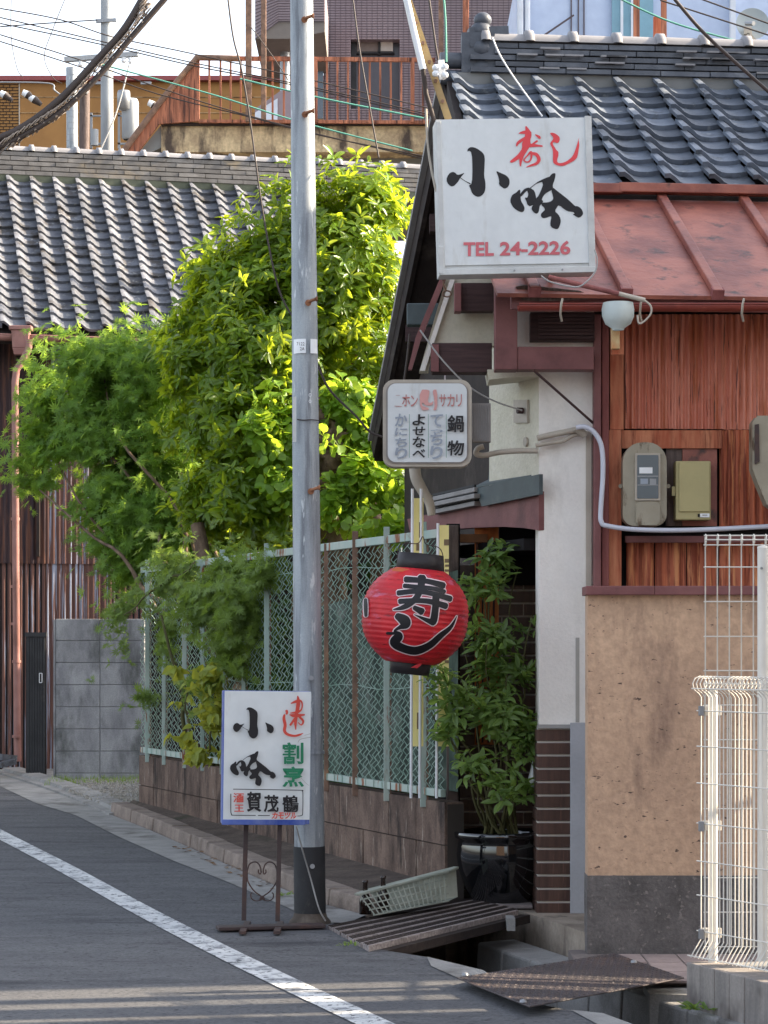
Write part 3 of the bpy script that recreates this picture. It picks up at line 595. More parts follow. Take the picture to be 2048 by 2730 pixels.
corr('corrugated_sheet', 1918, 2070, 1146, 1410, 12.565, m_corr2, pitch=.04)
part('flat_tin', MB().pbox(1658,1925,1147,1195,12.50,.03), m_tinflat, shop)
part('meter_board', MB().pbox(1820,1912,1196,1402,12.515,.02), m_tin, shop); part('meter_board', MB().pbox(1776,1818,1196,1402,12.52,.02), m_wood, shop)
part('recess_shade_panel', MB().pbox(1655,2080,1196,1563,12.64,.02), m_dark, shop)  # solid near-black panel, the recess's shade is its colour
part('lintel', MB().pbox(1668,2080,1429,1446,12.5,.04), m_brown, shop)
for i, (x0, x1) in enumerate(((1670,1745),(1747,1830),(1832,1915),(1917,2070))): corr('corrugated_sheet', x0, x1, 1446, 1566, 12.6, m_corr2, pitch=.085, amp=.012)
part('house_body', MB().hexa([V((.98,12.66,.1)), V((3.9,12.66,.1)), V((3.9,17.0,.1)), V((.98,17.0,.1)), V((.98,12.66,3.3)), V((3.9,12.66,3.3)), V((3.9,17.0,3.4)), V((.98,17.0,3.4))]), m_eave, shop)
# entrance: dark recess with glazed brown tiles and a wooden door
for r in range(25):
    zb = .19+r*.0705
    part('joint_row', MB().box(P(1224,0,13.4).x, P(1440,0,13.4).x, 13.405, 13.43, zb-.0035, zb+.0675), m_joint, shop)
    x = P(1224,0,13.4).x-(.118 if r % 2 else 0); xe = P(1440,0,13.4).x
    while x < xe:
        a_, b_ = max(x, P(1224,0,13.4).x+.002), min(x+.229, xe-.002); 
        if b_-a_ > .02: part('tile', MB().box(a_, b_, 13.392, 13.41, zb+.003, zb+.064), m_bt, shop)
        x += .235
part('wooden_door', MB().pbox(1266,1330,1400,1985,13.33,.03), M('lit_wood', rgb(230,140,66), rgb(196,104,52), rgb(90,50,34), sc_=8, st=(4,4,.4), rough=.5), shop)  # bright orange puts the light on the door into its wood colour
for x in (1270,1285,1300,1315): part('door_bar', MB().pbox(x,x+4,1440,1980,13.315,.015), m_dbrown, shop)
part('door_lintel', MB().pbox(1222,1300,1424,1446,13.3,.06), M('plain_wood', rgb(150,104,66), rgb(120,80,52), rough=.7), shop)
part('opening_shade_panel', MB().pbox(1331,1445,1380,1560,13.36,.03), m_dark, shop)  # flat panel painted near-black for the darkness inside the entrance
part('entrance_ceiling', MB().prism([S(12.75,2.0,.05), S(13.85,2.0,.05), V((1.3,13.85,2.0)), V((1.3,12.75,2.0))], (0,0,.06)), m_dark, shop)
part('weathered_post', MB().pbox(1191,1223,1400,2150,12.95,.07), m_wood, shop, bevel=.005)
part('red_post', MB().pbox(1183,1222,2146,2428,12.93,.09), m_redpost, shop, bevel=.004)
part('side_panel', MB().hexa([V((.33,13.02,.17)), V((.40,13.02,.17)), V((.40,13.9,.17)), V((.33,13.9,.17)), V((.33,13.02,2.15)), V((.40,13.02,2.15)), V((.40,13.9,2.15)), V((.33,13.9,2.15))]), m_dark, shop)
# canopy over the entrance
def C_(x, y, k=0):      # point on the canopy's street side, seen at x, y
    return Plane(V((1437-CX,F,0))/F*12.44, nrm).px(x, y, k)
cb = [C_(x, y) for x, y in ((1437,1309),(1437,1414),(1400,1408),(1340,1404),(1260,1407),(1180,1414),(1095,1427),(1086,1384),(1180,1362),(1300,1336))]
part('canopy_beam', MB().prism(cb, -nrm*.05), m_brown, shop, bevel=.003)
part('canopy_flashing', MB().prism([C_(x,y,.035) for x,y in ((1438,1264),(1438,1318),(1284,1350),(1269,1302))], -nrm*.02), m_dgreen, shop)
part('canopy_roof_sheet', MB().hexa([C_(1415,1273,.0), C_(1270,1300,.03), C_(1270,1300,.03)-nrm*.34+V((0,0,.16)), C_(1415,1273,.0)-nrm*.34+V((0,0,.16))]+[p+V((0,0,.012)) for p in (C_(1415,1273,.0), C_(1270,1300,.03), C_(1270,1300,.03)-nrm*.34+V((0,0,.16)), C_(1415,1273,.0)-nrm*.34+V((0,0,.16)))]), m_dgreen, shop)
part('canopy_flashing', MB().prism([C_(x,y,-.1) for x,y in ((1440,1216),(1440,1270),(1300,1292),(1306,1240))], -nrm*.02), m_dgreen, shop)
for (a, b, off) in (((1276,1305),(1165,1330),.03), ((1276,1322),(1158,1346),.045), ((1276,1342),(1160,1366),.02)):
    part('eave_layer', MB().bar(C_(*a, off), C_(*b, off), .05, .024), m_lgrey, shop, bevel=.003)
    part('eave_gap_shade', MB().bar(C_(a[0], a[1]-10, off-.02), C_(b[0], b[1]-10, off-.02), .05, .012), m_black, shop)  # black bars paint the shade between the eave layers
# roofs
th2 = math.radians(5.5); T2 = V((math.cos(th2), math.sin(th2), 0)); D2 = V((math.sin(th2), -math.cos(th2), 0))
E2 = P(1288, 497, 13.4)
Su2, Nn2, _ = tiled_roof(shop, E2, T2, D2, 1.5, math.atan2(.9, 1.5), .247, 9, 10, 0, m_tile, amp=.05)
R2 = E2-D2*1.55+V((0,0,.95))
part('ridge_plaster', MB().bar(R2+T2*.05+V((0,0,-.04)), R2+T2*2.9+V((0,0,-.04)), .18, .10), m_gslab, shop)
ridge(shop, R2+V((0,0,.005)), T2, D2, 2.9, 5, m_noshi, m_capt, depth=.24, lh_=.04, start=.22, cap_step=.268)
for k in range(34):
    l = random.randrange(4); c = R2+T2*(.45+random.random()*2.1)+V((0,0,.005+l*.04+.034))+D2*.118
    part('pale_ridge_slip', MB().bar(c-T2*.06, c+T2*.06, .03, .01), m_capt, shop)
og = R2+T2*.2; mb = MB()
for (dx, dz, r) in ((0,.06,.08),(.0,.17,.085),(.0,.28,.07),(.01,.35,.055)): mb.lathe([(r*math.sin(a), r*math.cos(a)*.85) for a in [i*math.pi/8 for i in range(9)]], og+T2*dx+V((0,0,dz)), 12)
mb.bar(og+T2*.06+V((0,0,-.02)), og+T2*.04+V((0,0,.30)), .10, .24); mb.bar(og+T2*-.02+V((0,0,.02)), og+T2*-.02+V((0,0,.26)), .13, .2)
part('ridge_end_ornament', mb, m_noshi, shop)
part('verge_roll', MB().tube([R2-T2*.05+V((0,0,.1)), R2+T2*.18+V((0,0,.1))], .05, 10), m_noshi, shop)
part('verge_roll', MB().tube([R2-T2*.05+V((0,0,.0)), R2+T2*.18+V((0,0,.0))], .045, 10), m_noshi, shop)
# rear slope and gable verge seen dark against the trees
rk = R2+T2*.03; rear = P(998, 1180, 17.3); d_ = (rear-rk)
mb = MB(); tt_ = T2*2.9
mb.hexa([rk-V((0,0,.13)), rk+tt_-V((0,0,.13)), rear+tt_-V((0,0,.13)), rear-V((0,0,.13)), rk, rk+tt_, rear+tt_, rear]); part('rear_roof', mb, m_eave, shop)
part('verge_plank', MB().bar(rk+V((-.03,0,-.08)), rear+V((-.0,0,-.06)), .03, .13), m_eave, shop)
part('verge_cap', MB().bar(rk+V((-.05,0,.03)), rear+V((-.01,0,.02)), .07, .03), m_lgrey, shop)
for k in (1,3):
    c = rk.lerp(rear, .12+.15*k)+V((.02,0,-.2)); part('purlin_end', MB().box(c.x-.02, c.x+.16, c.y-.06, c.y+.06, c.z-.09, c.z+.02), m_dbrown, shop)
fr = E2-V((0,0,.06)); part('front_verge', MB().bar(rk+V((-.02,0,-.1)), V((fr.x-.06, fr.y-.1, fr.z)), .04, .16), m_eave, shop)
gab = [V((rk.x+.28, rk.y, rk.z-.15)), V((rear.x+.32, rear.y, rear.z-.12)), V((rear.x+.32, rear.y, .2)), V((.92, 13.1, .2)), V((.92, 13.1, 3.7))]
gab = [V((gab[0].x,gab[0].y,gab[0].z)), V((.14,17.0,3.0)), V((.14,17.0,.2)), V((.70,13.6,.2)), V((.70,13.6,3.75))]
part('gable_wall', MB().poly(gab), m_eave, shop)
part('under_eave', MB().box(.62, 3.5, 12.45, 13.3, 3.2, 3.26), m_eave, shop)
part('grey_gutter_box', MB().pbox(1085,1172,808,866,12.9,.1), m_dgreen, shop, bevel=.006)
# red tin roof with seams, rain gutter, hopper
B0 = P(1392, 782, 11.95); run3, rise3 = 1.33, .71
U3 = -D2*run3+V((0,0,rise3)); N3 = T2.cross(U3).normalized()
q = [B0-T2*.12, B0+T2*1.9, B0+T2*1.9+U3, B0-T2*.12+U3]
tin = part('tin_roof', MB().hexa([p-N3*.02 for p in q]+q), m_tin, shop)
for s_ in (.06, .51, .96, 1.41, 1.84):
    a = B0+T2*s_; part('seam', MB().bar(a-U3*.01+N3*.02, a+U3+N3*.02, .048, .038, up=N3), m_tin, tin, bevel=.006)
    part('seam_end', MB().bar(a-U3*.012+N3*.012, a+U3*.02+N3*.012, .058, .05, up=N3), m_redpost, tin)
for k, (a, b) in enumerate(((.02,.74),(.72,1.9))):
    part('top_flashing', MB().bar(B0+U3+T2*a+N3*(.055+.006*k), B0+U3+T2*b+N3*(.055+.006*k), .09, .05), m_tin, tin, bevel=.004)
part('fascia', MB().bar(B0+V((-.05,.08,-.035)), B0+T2*1.9+V((0,.08,-.035)), .03, .06), m_brown, shop)
part('lifted_soffit_board', MB().prism([P(x,y,12.0) for x,y in ((1376,764),(1400,760),(1545,775),(1600,795),(1560,798),(1440,803),(1392,800))], (0,.1,.02)), m_wood, shop)
halfround('rain_gutter', P(1382,812,11.85), P(2075,812,11.95), .034, m_rainred, shop)
for x in (1496, 1708, 1980): part('gutter_strap', MB().tube([P(x+4,796,11.81), P(x,812,11.80), P(x-2,838,11.83), P(x+2,856,11.86)], .006, 5), m_beige, shop)
mb = MB().lathe([(.072,.03),(.078,.0),(.076,-.035),(.062,-.07),(.03,-.092),(.028,-.10)], P(1648,824,11.8), 20)
part('rain_hopper', mb, m_hopper, shop)
part('hopper_rim', MB().tube([P(1607,812,11.8), P(1689,812,11.8)], .006, 5), m_rust, shop)
part('hopper_spout', MB().pbox(1631,1653,871,930,11.86,.05), M('peeling_spout', rgb(206,196,150), rgb(190,120,70), sc_=8, rough=.7), shop, bevel=.005)
part('spout_stub', MB().pbox(1632,1664,876,945,11.93,.03), m_tinflat, shop)
part('service_pipe', MB().tube([P(1462,738,11.75), P(1560,762,11.75), P(1650,783,11.75)], .012, 8), m_redpost, shop)
part('service_pipe', MB().tube([P(1650,783,11.75), P(1720,800,11.75)], .011, 8), m_beige, shop)
part('service_cable', MB().tube(catmull([tuple(P(x,y,11.74)) for x,y in ((1718,800),(1735,815),(1736,835),(1720,855),(1704,862),(1700,840))]), .005, 5), m_beige, shop)
part('sign_cable', MB().tube(catmull([tuple(P(x,y,11.7)) for x,y in ((1443,735),(1470,752),(1535,765),(1565,750),(1588,722),(1592,690),(1585,665))]), .004, 5), m_cablew, shop)
part('iron_hook', MB().tube([P(1181,735,11.95), P(1183,760,11.95), P(1190,775,11.95)], .005, 5).tube(catmull([tuple(P(1192+11*math.cos(a), 783+8*math.sin(a), 11.95)) for a in [i*.7 for i in range(10)]], 3), .004, 5), m_rust, shop)
# conduits
part('white_conduit', MB().tube(catmull([tuple(P(x,y,12.33)) for x,y in ((1536,1140),(1560,1138),(1585,1153),(1604,1190),(1608,1260),(1602,1360),(1604,1392),(1620,1402),(1700,1412),(1850,1413),(2075,1402))]), .0125, 8), m_wpipe, shop)
part('conduit_elbow', MB().tube([P(1536,1140,12.36), P(1560,1160,12.38)], .02, 8), m_beige, shop)
part('beige_conduit', MB().tube([P(1432,1168,12.4), P(1480,1157,12.4), P(1548,1144,12.38)], .015, 8), m_beige, shop)
part('beige_conduit', MB().tube(catmull([tuple(P(x,y,12.4)) for x,y in ((1428,1188),(1470,1180),(1500,1176),(1530,1160),(1565,1158))]), .011, 8), m_beige, shop)
part('beige_conduit', MB().tube(catmull([tuple(P(x,y,12.42)) for x,y in ((1434,1202),(1380,1202),(1330,1206),(1290,1214),(1270,1210),(1274,1196),(1290,1190))]), .014, 8), m_beige, shop)
part('grey_channel', MB().pbox(1563,1577,1150,1565,12.43,.02), m_beige, shop)
part('curved_drain', MB().tube(catmull([tuple(P(x,y,12.75)) for x,y in ((1106,1245),(1110,1275),(1125,1305),(1145,1340),(1151,1374))]), [.03]*9+[.03-.0006*i for i in range(24)], 10), m_beige, shop)
part('pale_shed_panel', MB().pbox(1185,1262,1000,1090,15.5,.05), plain('pinkish_panel', rgb(206,190,190)), shop)

# electricity meter, box, second meter
mt = thing('electricity_meter', 'weathered grey electricity meter with round top and dark window on the red wall', 'meter', P(1720,1290,12.45))
def rr(x0, x1, y0, y1, d, r, n=6, top_round=None):
    pts = []; 
    for cx_, cy_, a0 in ((x1-r,y1-r,0),(x0+r,y1-r,90),(x0+(top_round or r),y0+(top_round or r),180),(x1-(top_round or r),y0+(top_round or r),270)):
        R_ = (top_round or r) if a0 >= 180 else r
        for k in range(n+1): a = math.radians(a0+90*k/n); pts.append(P(cx_+R_*math.cos(a), cy_+R_*math.sin(a), d))
    return pts
part('case', MB().prism(rr(1661,1778,1179,1402,12.36,30,top_round=52), (0,.1,0)), m_meter, mt, bevel=.012)
part('window_frame', MB().prism(rr(1694,1761,1208,1334,12.345,3), (0,.03,0)), m_beige, mt, bevel=.003)
part('window', MB().prism(rr(1699,1756,1213,1329,12.342,3), (0,.02,0)), m_glass, mt)
for y0, y1, x0, x1, mm in ((1246,1262,1705,1740,m_porc),(1268,1271,1700,1755,m_metal),(1276,1290,1708,1728,m_grink),(1276,1292,1733,1750,m_metal),(1292,1294,1700,1755,m_metal)): part('dial_plate', MB().pbox(x0,x1,y0,y1,12.3405,.002), mm, mt)
part('lower_cover', MB().prism(rr(1696,1760,1337,1400,12.345,14), (0,.03,0)), m_meter, mt, bevel=.006)
for x in (1655,1782): part('lug', MB().tube([P(x,1296,12.40), P(x,1296,12.43)], .011, 10), m_meter, mt)
bx = thing('junction_box', 'flat khaki metal box with a small white label beside the meter', 'box', P(1850,1300,12.45))
part('case', MB().pbox(1802,1896,1229,1386,12.40,.1), m_box, bx, bevel=.006)
part('cover', MB().pbox(1811,1893,1232,1364,12.39,.02), m_box, bx, bevel=.003)
part('label_plate', MB().pbox(1867,1892,1369,1379,12.3935,.01), m_porc, bx); part('label_mark', MB().pbox(1861,1866,1370,1378,12.3935,.01), m_dark, bx)
part('side_lug', MB().pbox(1792,1803,1297,1322,12.42,.02), m_box, bx)
part('label_mark', MB().pbox(1873,1886,1372.5,1374,12.392,.002), m_dark, bx)
m2 = thing('electricity_meter', 'second grey meter half cut by the right edge of the view, tapering downwards', 'meter', P(2050,1240,12.3))
part('case', MB().prism([P(x,y,12.2) for x,y in ((2020,1108),(2140,1108),(2140,1372),(2085,1372),(2045,1345),(2022,1290),(2007,1250),(2007,1125))], (0,.12,0)), m_meter, m2, bevel=.015)
part('side_slot', MB().prism([P(x,y,12.19) for x,y in ((2013,1132),(2024,1130),(2026,1230),(2013,1238))], (0,.02,0)), m_iron, m2)

# big hanging sign
bs_ = thing('hanging_sign', 'large square white box sign with black brush characters and red telephone number', 'sign', P(1374,520,11.8))
yaw = math.radians(4); roll = math.radians(1.7)
cen = P(1376, 518, 11.8); Rv = V((math.cos(yaw), math.sin(yaw), 0)); Nv = V((Rv.y, -Rv.x, 0)); Uz = V((0,0,1))
Nv = Rv.cross(Uz).normalized()   # points towards the camera
Rr = (Rv*math.cos(roll)+Uz*math.sin(roll)); Ur = (Uz*math.cos(roll)-Rv*math.sin(roll))
if Nv.y > 0: Nv = -Nv
hw, hh = .362, .363
def sb(a0, a1, b0, b1, n0, n1): return [cen+Rr*a+Ur*b+Nv*n for n in (n0, n1) for a, b in ((a0,b0),(a1,b0),(a1,b1),(a0,b1))]
def fixn(o):
    bm = bmesh.new(); bm.from_mesh(o.data); bmesh.ops.recalc_face_normals(bm, faces=bm.faces); bm.to_mesh(o.data); bm.free(); return o
fixn(part('box_body', MB().hexa(sb(-hw-.012,hw+.008,-hh-.012,hh,-.17,-.004)), m_signfr, bs_, bevel=.004))
fixn(part('face', MB().hexa(sb(-hw+.01,hw-.02,-hh+.03,hh-.002,-.004,.004)), m_signw, bs_))
fixn(part('side_trim', MB().hexa(sb(hw-.022,hw+.010,-hh-.005,hh+.004,-.006,.010)), m_signfr, bs_, bevel=.002))
fixn(part('side_trim', MB().hexa(sb(-hw-.012,-hw+.012,-hh-.01,hh-.01,-.006,.008)), m_signfr, bs_, bevel=.002))
fixn(part('bottom_trim', MB().hexa(sb(-hw-.012,hw+.006,-hh-.016,-hh+.012,-.006,.012)), m_signfr, bs_, bevel=.002))
fixn(part('corner_plate', MB().hexa(sb(-hw-.018,-hw+.006,-hh-.01,-hh+.12,-.004,.014)), m_signfr, bs_, bevel=.002))
for a in (-.02,.21): part('screw', MB().tube([cen+Rr*a-Ur*(hh+.002)+Nv*.012, cen+Rr*a-Ur*(hh+.002)+Nv*.016], .005, 8), m_metal, bs_)
sp = Plane(cen+Nv*.004, Nv); S3 = lambda x, y, o=0: sp.px(x, y, o)
XIAO = [[(628,395),(632,372),(655,360),(690,368),(735,400),(748,430),(745,500),(742,560),(752,600),(752,650),(740,680),(715,700),(690,700),(662,680),(648,640),(638,622),(660,612),(664,500),(658,400),(640,385)],
 [(484,585),(500,545),(525,530),(545,535),(560,552),(585,547),(612,535),(590,560),(575,580),(565,600),(530,634),(500,620)],
 [(822,522),(860,540),(895,555),(915,580),(917,610),(905,635),(885,645),(870,640),(843,618),(846,590),(835,550)]]
YIN = [[(150,1500),(175,1450),(245,1415),(290,1362),(318,1368),(312,1430),(325,1450),(318,1505),(330,1570),(375,1640),(393,1690),(380,1745),(345,1765),(290,1750),(200,1690),(145,1600),(138,1550)],
 [(440,1335),(500,1335),(570,1385),(595,1500),(600,1600),(530,1640),(480,1655),(440,1630),(425,1570),(398,1520),(400,1500),(440,1510),(460,1440),(440,1400)],
 [(810,1160),(870,1085),(905,1070),(943,1075),(925,1180),(885,1290),(900,1330),(870,1370),(830,1390),(760,1430),(700,1510),(690,1600),(600,1620),(590,1520),(640,1470),(700,1330),(718,1270),(700,1240),(720,1200)],
 [(600,1500),(720,1550),(715,1600),(660,1640),(650,1700),(640,1760),(610,1790),(570,1780),(515,1720),(520,1670),(550,1620)],
 [(860,1370),(890,1320),(960,1380),(1080,1470),(1200,1570),(1290,1660),(1320,1650),(1390,1690),(1430,1770),(1420,1810),(1360,1865),(1300,1840),(1235,1790),(1275,1795),(1265,1765),(1230,1755),(1150,1745),(1080,1700),(1010,1640),(950,1650),(900,1590),(895,1480)],
 [(700,1590),(800,1590),(880,1560),(905,1500),(1000,1620),(980,1650),(920,1745),(990,1800),(1030,1880),(1030,1950),(990,2060),(930,2060),(850,2020),(845,1940),(870,1835),(840,1835),(780,1860),(720,1870),(680,1840),(680,1790),(720,1750),(755,1720),(730,1670),(690,1640)]]
YINB = [[(318,1470,44),(400,1375,52),(470,1345,40)], [(490,1335,14),(580,1265,14),(650,1225,26),(760,1190,60),(830,1165,60)]]
def kogin(mb, tA, tB):
    for p in XIAO: poly_on(mb, tA, p)
    brush_on(mb, tA, [(582,572,5),(612,592,4),(648,612,8)])
    for p in YIN: poly_on(mb, tB, p)
    for p in YINB: brush_on(mb, tB, p)
tA, tB = rel(S3,1000,250,2.552), rel(S3,1340,300,6.636)
mb = MB(); kogin(mb, tA, tB); part('black_lettering', mb, m_ink, bs_)
mb = MB()
for p in ([(415,245,25),(455,370,110),(440,470,110),(420,560,150),(395,640,110),(345,750,80),(322,860,50),(318,945,22)], [(292,365,16),(390,348,60),(500,355,40)], [(400,450,50),(280,530,50),(250,590,24)], [(400,610,60),(300,760,70),(200,840,60),(145,870,36)],
          [(470,580,70),(600,582,44),(705,592,24)], [(530,560,30),(615,500,34)], [(580,388,16),(645,430,50),(668,460,18)], [(380,830,24),(440,762,26),(505,700,44),(505,810,34),(465,868,26),(410,870,24),(372,835,22)],
          [(510,720,46),(600,742,60),(645,830,62),(600,900,50),(500,935,34),(418,966,6)]): brush_on(mb, tB, p)
poly_on(mb, tB, [(845,355),(900,355),(960,385),(1010,430),(1015,490),(990,535),(955,540),(920,520),(890,530),(895,570),(930,620),(950,660),(990,690),(990,760),(965,830),(970,880),(1010,895),(1080,885),(1170,840),(1250,760),(1290,660),(1330,530),(1358,425),(1348,500),(1360,560),(1350,640),(1330,760),(1310,810),(1250,860),(1170,900),(1090,940),(1020,945),(930,920),(890,870),(895,700),(885,640),(860,590),(838,545),(870,500),(900,470),(895,430),(845,380)])
part('red_lettering', mb, m_red, bs_)
mb = MB(); TEL = lambda x, y, o=0: S3(x, y-(x-1235)*.016, o)
text_on(mb, TEL, 'TEL', 1236,646,1317,683, off=.03); text_on(mb, TEL, '24-2226', 1333,646,1521,683, off=.03); part('telephone_number', mb, m_palered, bs_)
# the sign hangs from a steel angle and a pipe that lean over the roof edge
br = thing('sign_bracket', 'rusty perforated steel angle with a white pipe holding the large square sign', 'bracket', P(1170,180,11.9))
part('steel_angle', MB().bar(P(1082,-20,11.95), P(1196,318,11.95), .034, .006, up=(0,1,0)).bar(P(1077,-20,11.96), P(1190,318,11.96), .006, .03, up=(0,1,0)), M('yellowed_steel', rgb(176,150,100), rgb(150,128,92), rgb(110,76,50), sc_=8, rough=.6), br)
for t_ in (.1,.24,.4,.55,.7,.86): c = P(1082,-20,11.95).lerp(P(1196,318,11.95), t_); part('bolt', MB().tube([c+V((0,-.005,0)), c+V((0,-.014,0))], .009, 8), m_rust, br)
part('white_pipe', MB().tube([P(1080,-20,11.9), P(1105,90,11.9), P(1128,185,11.9)], .017, 10), m_porc, br)
part('dark_cable', MB().tube([P(1128,185,11.9), P(1136,250,11.92), P(1158,322,11.95)], .012, 8), m_cable, br)
part('short_angle', MB().bar(P(1172,250,12.1), P(1196,322,12.0), .03, .006, up=(0,1,0)), m_metal, br)
part('lower_arm', MB().bar(P(1260,730,11.9), P(1330,728,12.3), .03, .03).bar(P(1470,730,11.9), P(1470,730,12.4), .03, .03), m_rust, br)
ins = thing('cable_insulator', 'cluster of small white porcelain insulators at the roof edge', 'insulator', P(1182,185,11.9))
part('bracket', MB().bar(P(1176,160,11.92), P(1180,212,11.92), .03, .02, up=(0,1,0)), m_porc, ins, bevel=.004)
for x, y in ((1162,180),(1162,196),(1186,178),(1186,200)): part('porcelain_knob', MB().lathe([(0,.014),(.012,.013),(.017,.006),(.017,-.006),(.012,-.013),(0,-.014)], P(x,y,11.88), 12), m_porc, ins)

# small drink sign
ss = thing('hanging_sign', 'small rounded square box sign listing hot pot dishes, under the eave', 'sign', P(1139,1128,12.2))
sd = 12.2
part('frame', MB().prism(rr(1021,1258,1012,1244,sd,30), (0,.13,0)), m_beige, ss, bevel=.008)
part('rim', MB().prism(rr(1029,1249,1020,1236,sd-.006,26), (0,.02,0)), plain('grey_rim', rgb(150,142,136)), ss, bevel=.003)
part('face', MB().prism(rr(1034,1245,1022,1232,sd-.011,22), (0,.02,0)), m_signw, ss, bevel=.004)
part('mounting_box', MB().pbox(1256,1309,1075,1177,12.27,.08), plain('grooved_metal', rgb(150,144,140)), ss)
for i in range(8): part('groove_rib', MB().pbox(1259+i*6,1262+i*6,1078,1174,12.262,.02), m_lgrey, ss)
fD = lambda x, y, o=0: P(x, y, sd-.0115-o); tD = rel(fD, 1010, 1000, 6.381)
mb = MB(); brush_on(mb, tD, [(270,525,8),(330,530,12),(392,532,8)]); brush_on(mb, tD, [(290,345,5),(360,342,6)])
text_on(mb, tD, 'ホ', 398,330,532,530, off=.012); text_on(mb, tD, 'ン', 545,345,665,535, off=.012)
for s_, x0, x1 in (('サ',1030,1150),('カ',1165,1290),('リ',1320,1415)): text_on(mb, tD, s_, x0,325,x1,535, off=.012)
part('drink_name', mb, plain('dull_pink_ink', rgb(190,128,124)), ss)
mb = MB()
poly_on(mb, tD, [(695,247),(860,247),(862,300),(850,380),(835,440),(850,470),(900,470),(930,430),(920,500),(880,520),(800,520),(745,455),(735,520),(800,540),(850,560),(852,596),(700,596)])
poly_on(mb, tD, [(925,247),(998,247),(998,596),(920,596),(940,570),(950,520),(945,430),(940,370),(918,300)])
part('pink_emblem', mb, m_pink, ss)
def column(s_, x0, x1, ys, mat, nm):
    mb = MB()
    for ch, (a, b) in zip(s_, ys): text_on(mb, tD, ch, x0, a, x1, b, off=.022, shear=12)
    part(nm, mb, mat, ss)
column('かにちり', 272, 480, ((655,870),(895,1030),(1065,1220),(1235,1425)), m_grink, 'dish_name')
column('よせなべ', 568, 785, ((665,855),(875,1025),(1045,1230),(1260,1405)), m_ink, 'dish_name')
column('てっちり', 870, 1082, ((665,880),(925,985),(985,1190),(1205,1430)), m_grink, 'dish_name')
column('鍋物', 1160, 1445, ((680,970),(1110,1370)), m_ink, 'dish_name')
mb = MB()
for x in (520, 842, 1148): brush_on(mb, tD, [(x,665,7),(x+2,1000,7),(x+2,1405,7)])
part('divider_lines', mb, m_green, ss)

# red paper lantern
lan = thing('paper_lantern', 'tattered round red paper lantern with black brush characters beside the entrance', 'lantern', P(1107,1643,12.0))
lc_ = P(1107, 1643, 12.0); tilt = Matrix.Rotation(math.radians(5.5), 3, 'Y')
R0, H0 = .259, .228
def prof(t):     # t from -1 bottom to 1 top
    return R0*(1-abs(t)**2.6*.56)**.9
nr = 19; pr = []
for i in range(nr*4+1):
    t = -1+2*i/(nr*4); z = t*H0; ph = (i % 4)/4; pr.append((prof(t)-.0042*(1-math.sin(math.pi*ph)), z))
part('paper_body', MB().lathe(pr, lc_, 48, tilt), m_lred, lan)
top = tilt @ V((0,0,H0)); 
part('top_ring', MB().lathe([(.112,-.012),(.117,-.01),(.110,.075),(.106,.075),(.104,-.01)], lc_+top, 32, tilt), m_lblk, lan)
part('bottom_ring', MB().lathe([(.098,.01),(.100,.0),(.094,-.055),(.088,-.055),(.09,.0)], lc_-top, 32, tilt), m_lblk, lan)
part('ring_inside', MB().lathe([(0,.05),(.105,.05)], lc_+top, 20, tilt), m_dark, lan)
part('torn_paper', MB().prism([P(x,y,11.87) for x,y in ((1045,1517),(1062,1512),(1090,1518),(1104,1522),(1100,1529),(1070,1524),(1046,1522))], (0,.004,0)), plain('orange_scrap', rgb(214,120,80)), lan)
part('torn_paper', MB().prism([P(x,y,11.885) for x,y in ((1095,1780),(1110,1772),(1128,1766),(1120,1776),(1112,1782),(1104,1780))], (0,.004,0)), m_lred, lan)
part('hanger', MB().tube(catmull([tuple(lc_+top+tilt@V((x,0,z))) for x,z in ((-.112,.03),(-.11,.10),(-.08,.12),(-.02,.125),(0,.16),(.02,.125),(.08,.115),(.105,.08),(.118,.0))]), .0025, 5), m_iron, lan)
part('hanger', MB().tube([lc_+top+V((0,0,.155)), lc_+top+V((.0,.03,.23))], .0025, 5), m_iron, lan)
ti = tilt.inverted()
def tL(x, y, o=0):      # painted round the body
    sx, sy = 940+x/4.88, 1440+y/4.88; p = P(sx, sy, 12.0-.2)-lc_; q = ti @ V((p.x, 0, p.z)); z = max(-H0*.995, min(H0*.995, q.z*1.0)); r = prof(z/H0)+o
    xx = max(-r*.999, min(r*.999, q.x)); return lc_+tilt @ V((xx, -math.sqrt(max(0, r*r-xx*xx)), z))
LS = [[(690,510,85),(850,520,75),(1000,540,70),(1190,590,90)], [(905,475,110),(890,600,90),(850,720,80),(760,820,75),(650,880,60),(530,905,15)], [(670,595,60),(850,612,60),(1040,630,60),(1200,672,60)],
      [(590,690,70),(800,670,65),(1000,690,65),(1280,765,80)], [(610,800,70),(800,790,65),(1000,800,70),(1220,860,85)], [(1085,740,95),(1075,900,90),(1050,1050,95),(1010,1060,70),(800,970,8)], [(800,880,60),(905,935,95)],
      [(575,985,80),(670,1045,140),(690,1100,110),(610,1140,50),(550,1185,36),(600,1250,110),(545,1330,120),(640,1400,105),(820,1440,105),(1000,1370,90),(1150,1240,75),(1280,1130,48),(1362,985,6)], [(165,760,44),(168,870,52),(172,985,40)]]
mb = MB()
for i, s_ in enumerate(LS): brush_on(mb, tL, s_, grow=26, nc=4, na=8, o=.0022+.00012*i)
part('white_outline', mb, m_lwhite, lan)
mb = MB()
for i, s_ in enumerate(LS+[[(445,1212,36),(540,1214,36)]]): brush_on(mb, tL, s_, nc=4, na=8, o=.0042+.00012*i)
part('black_lettering', mb, m_ink, lan)

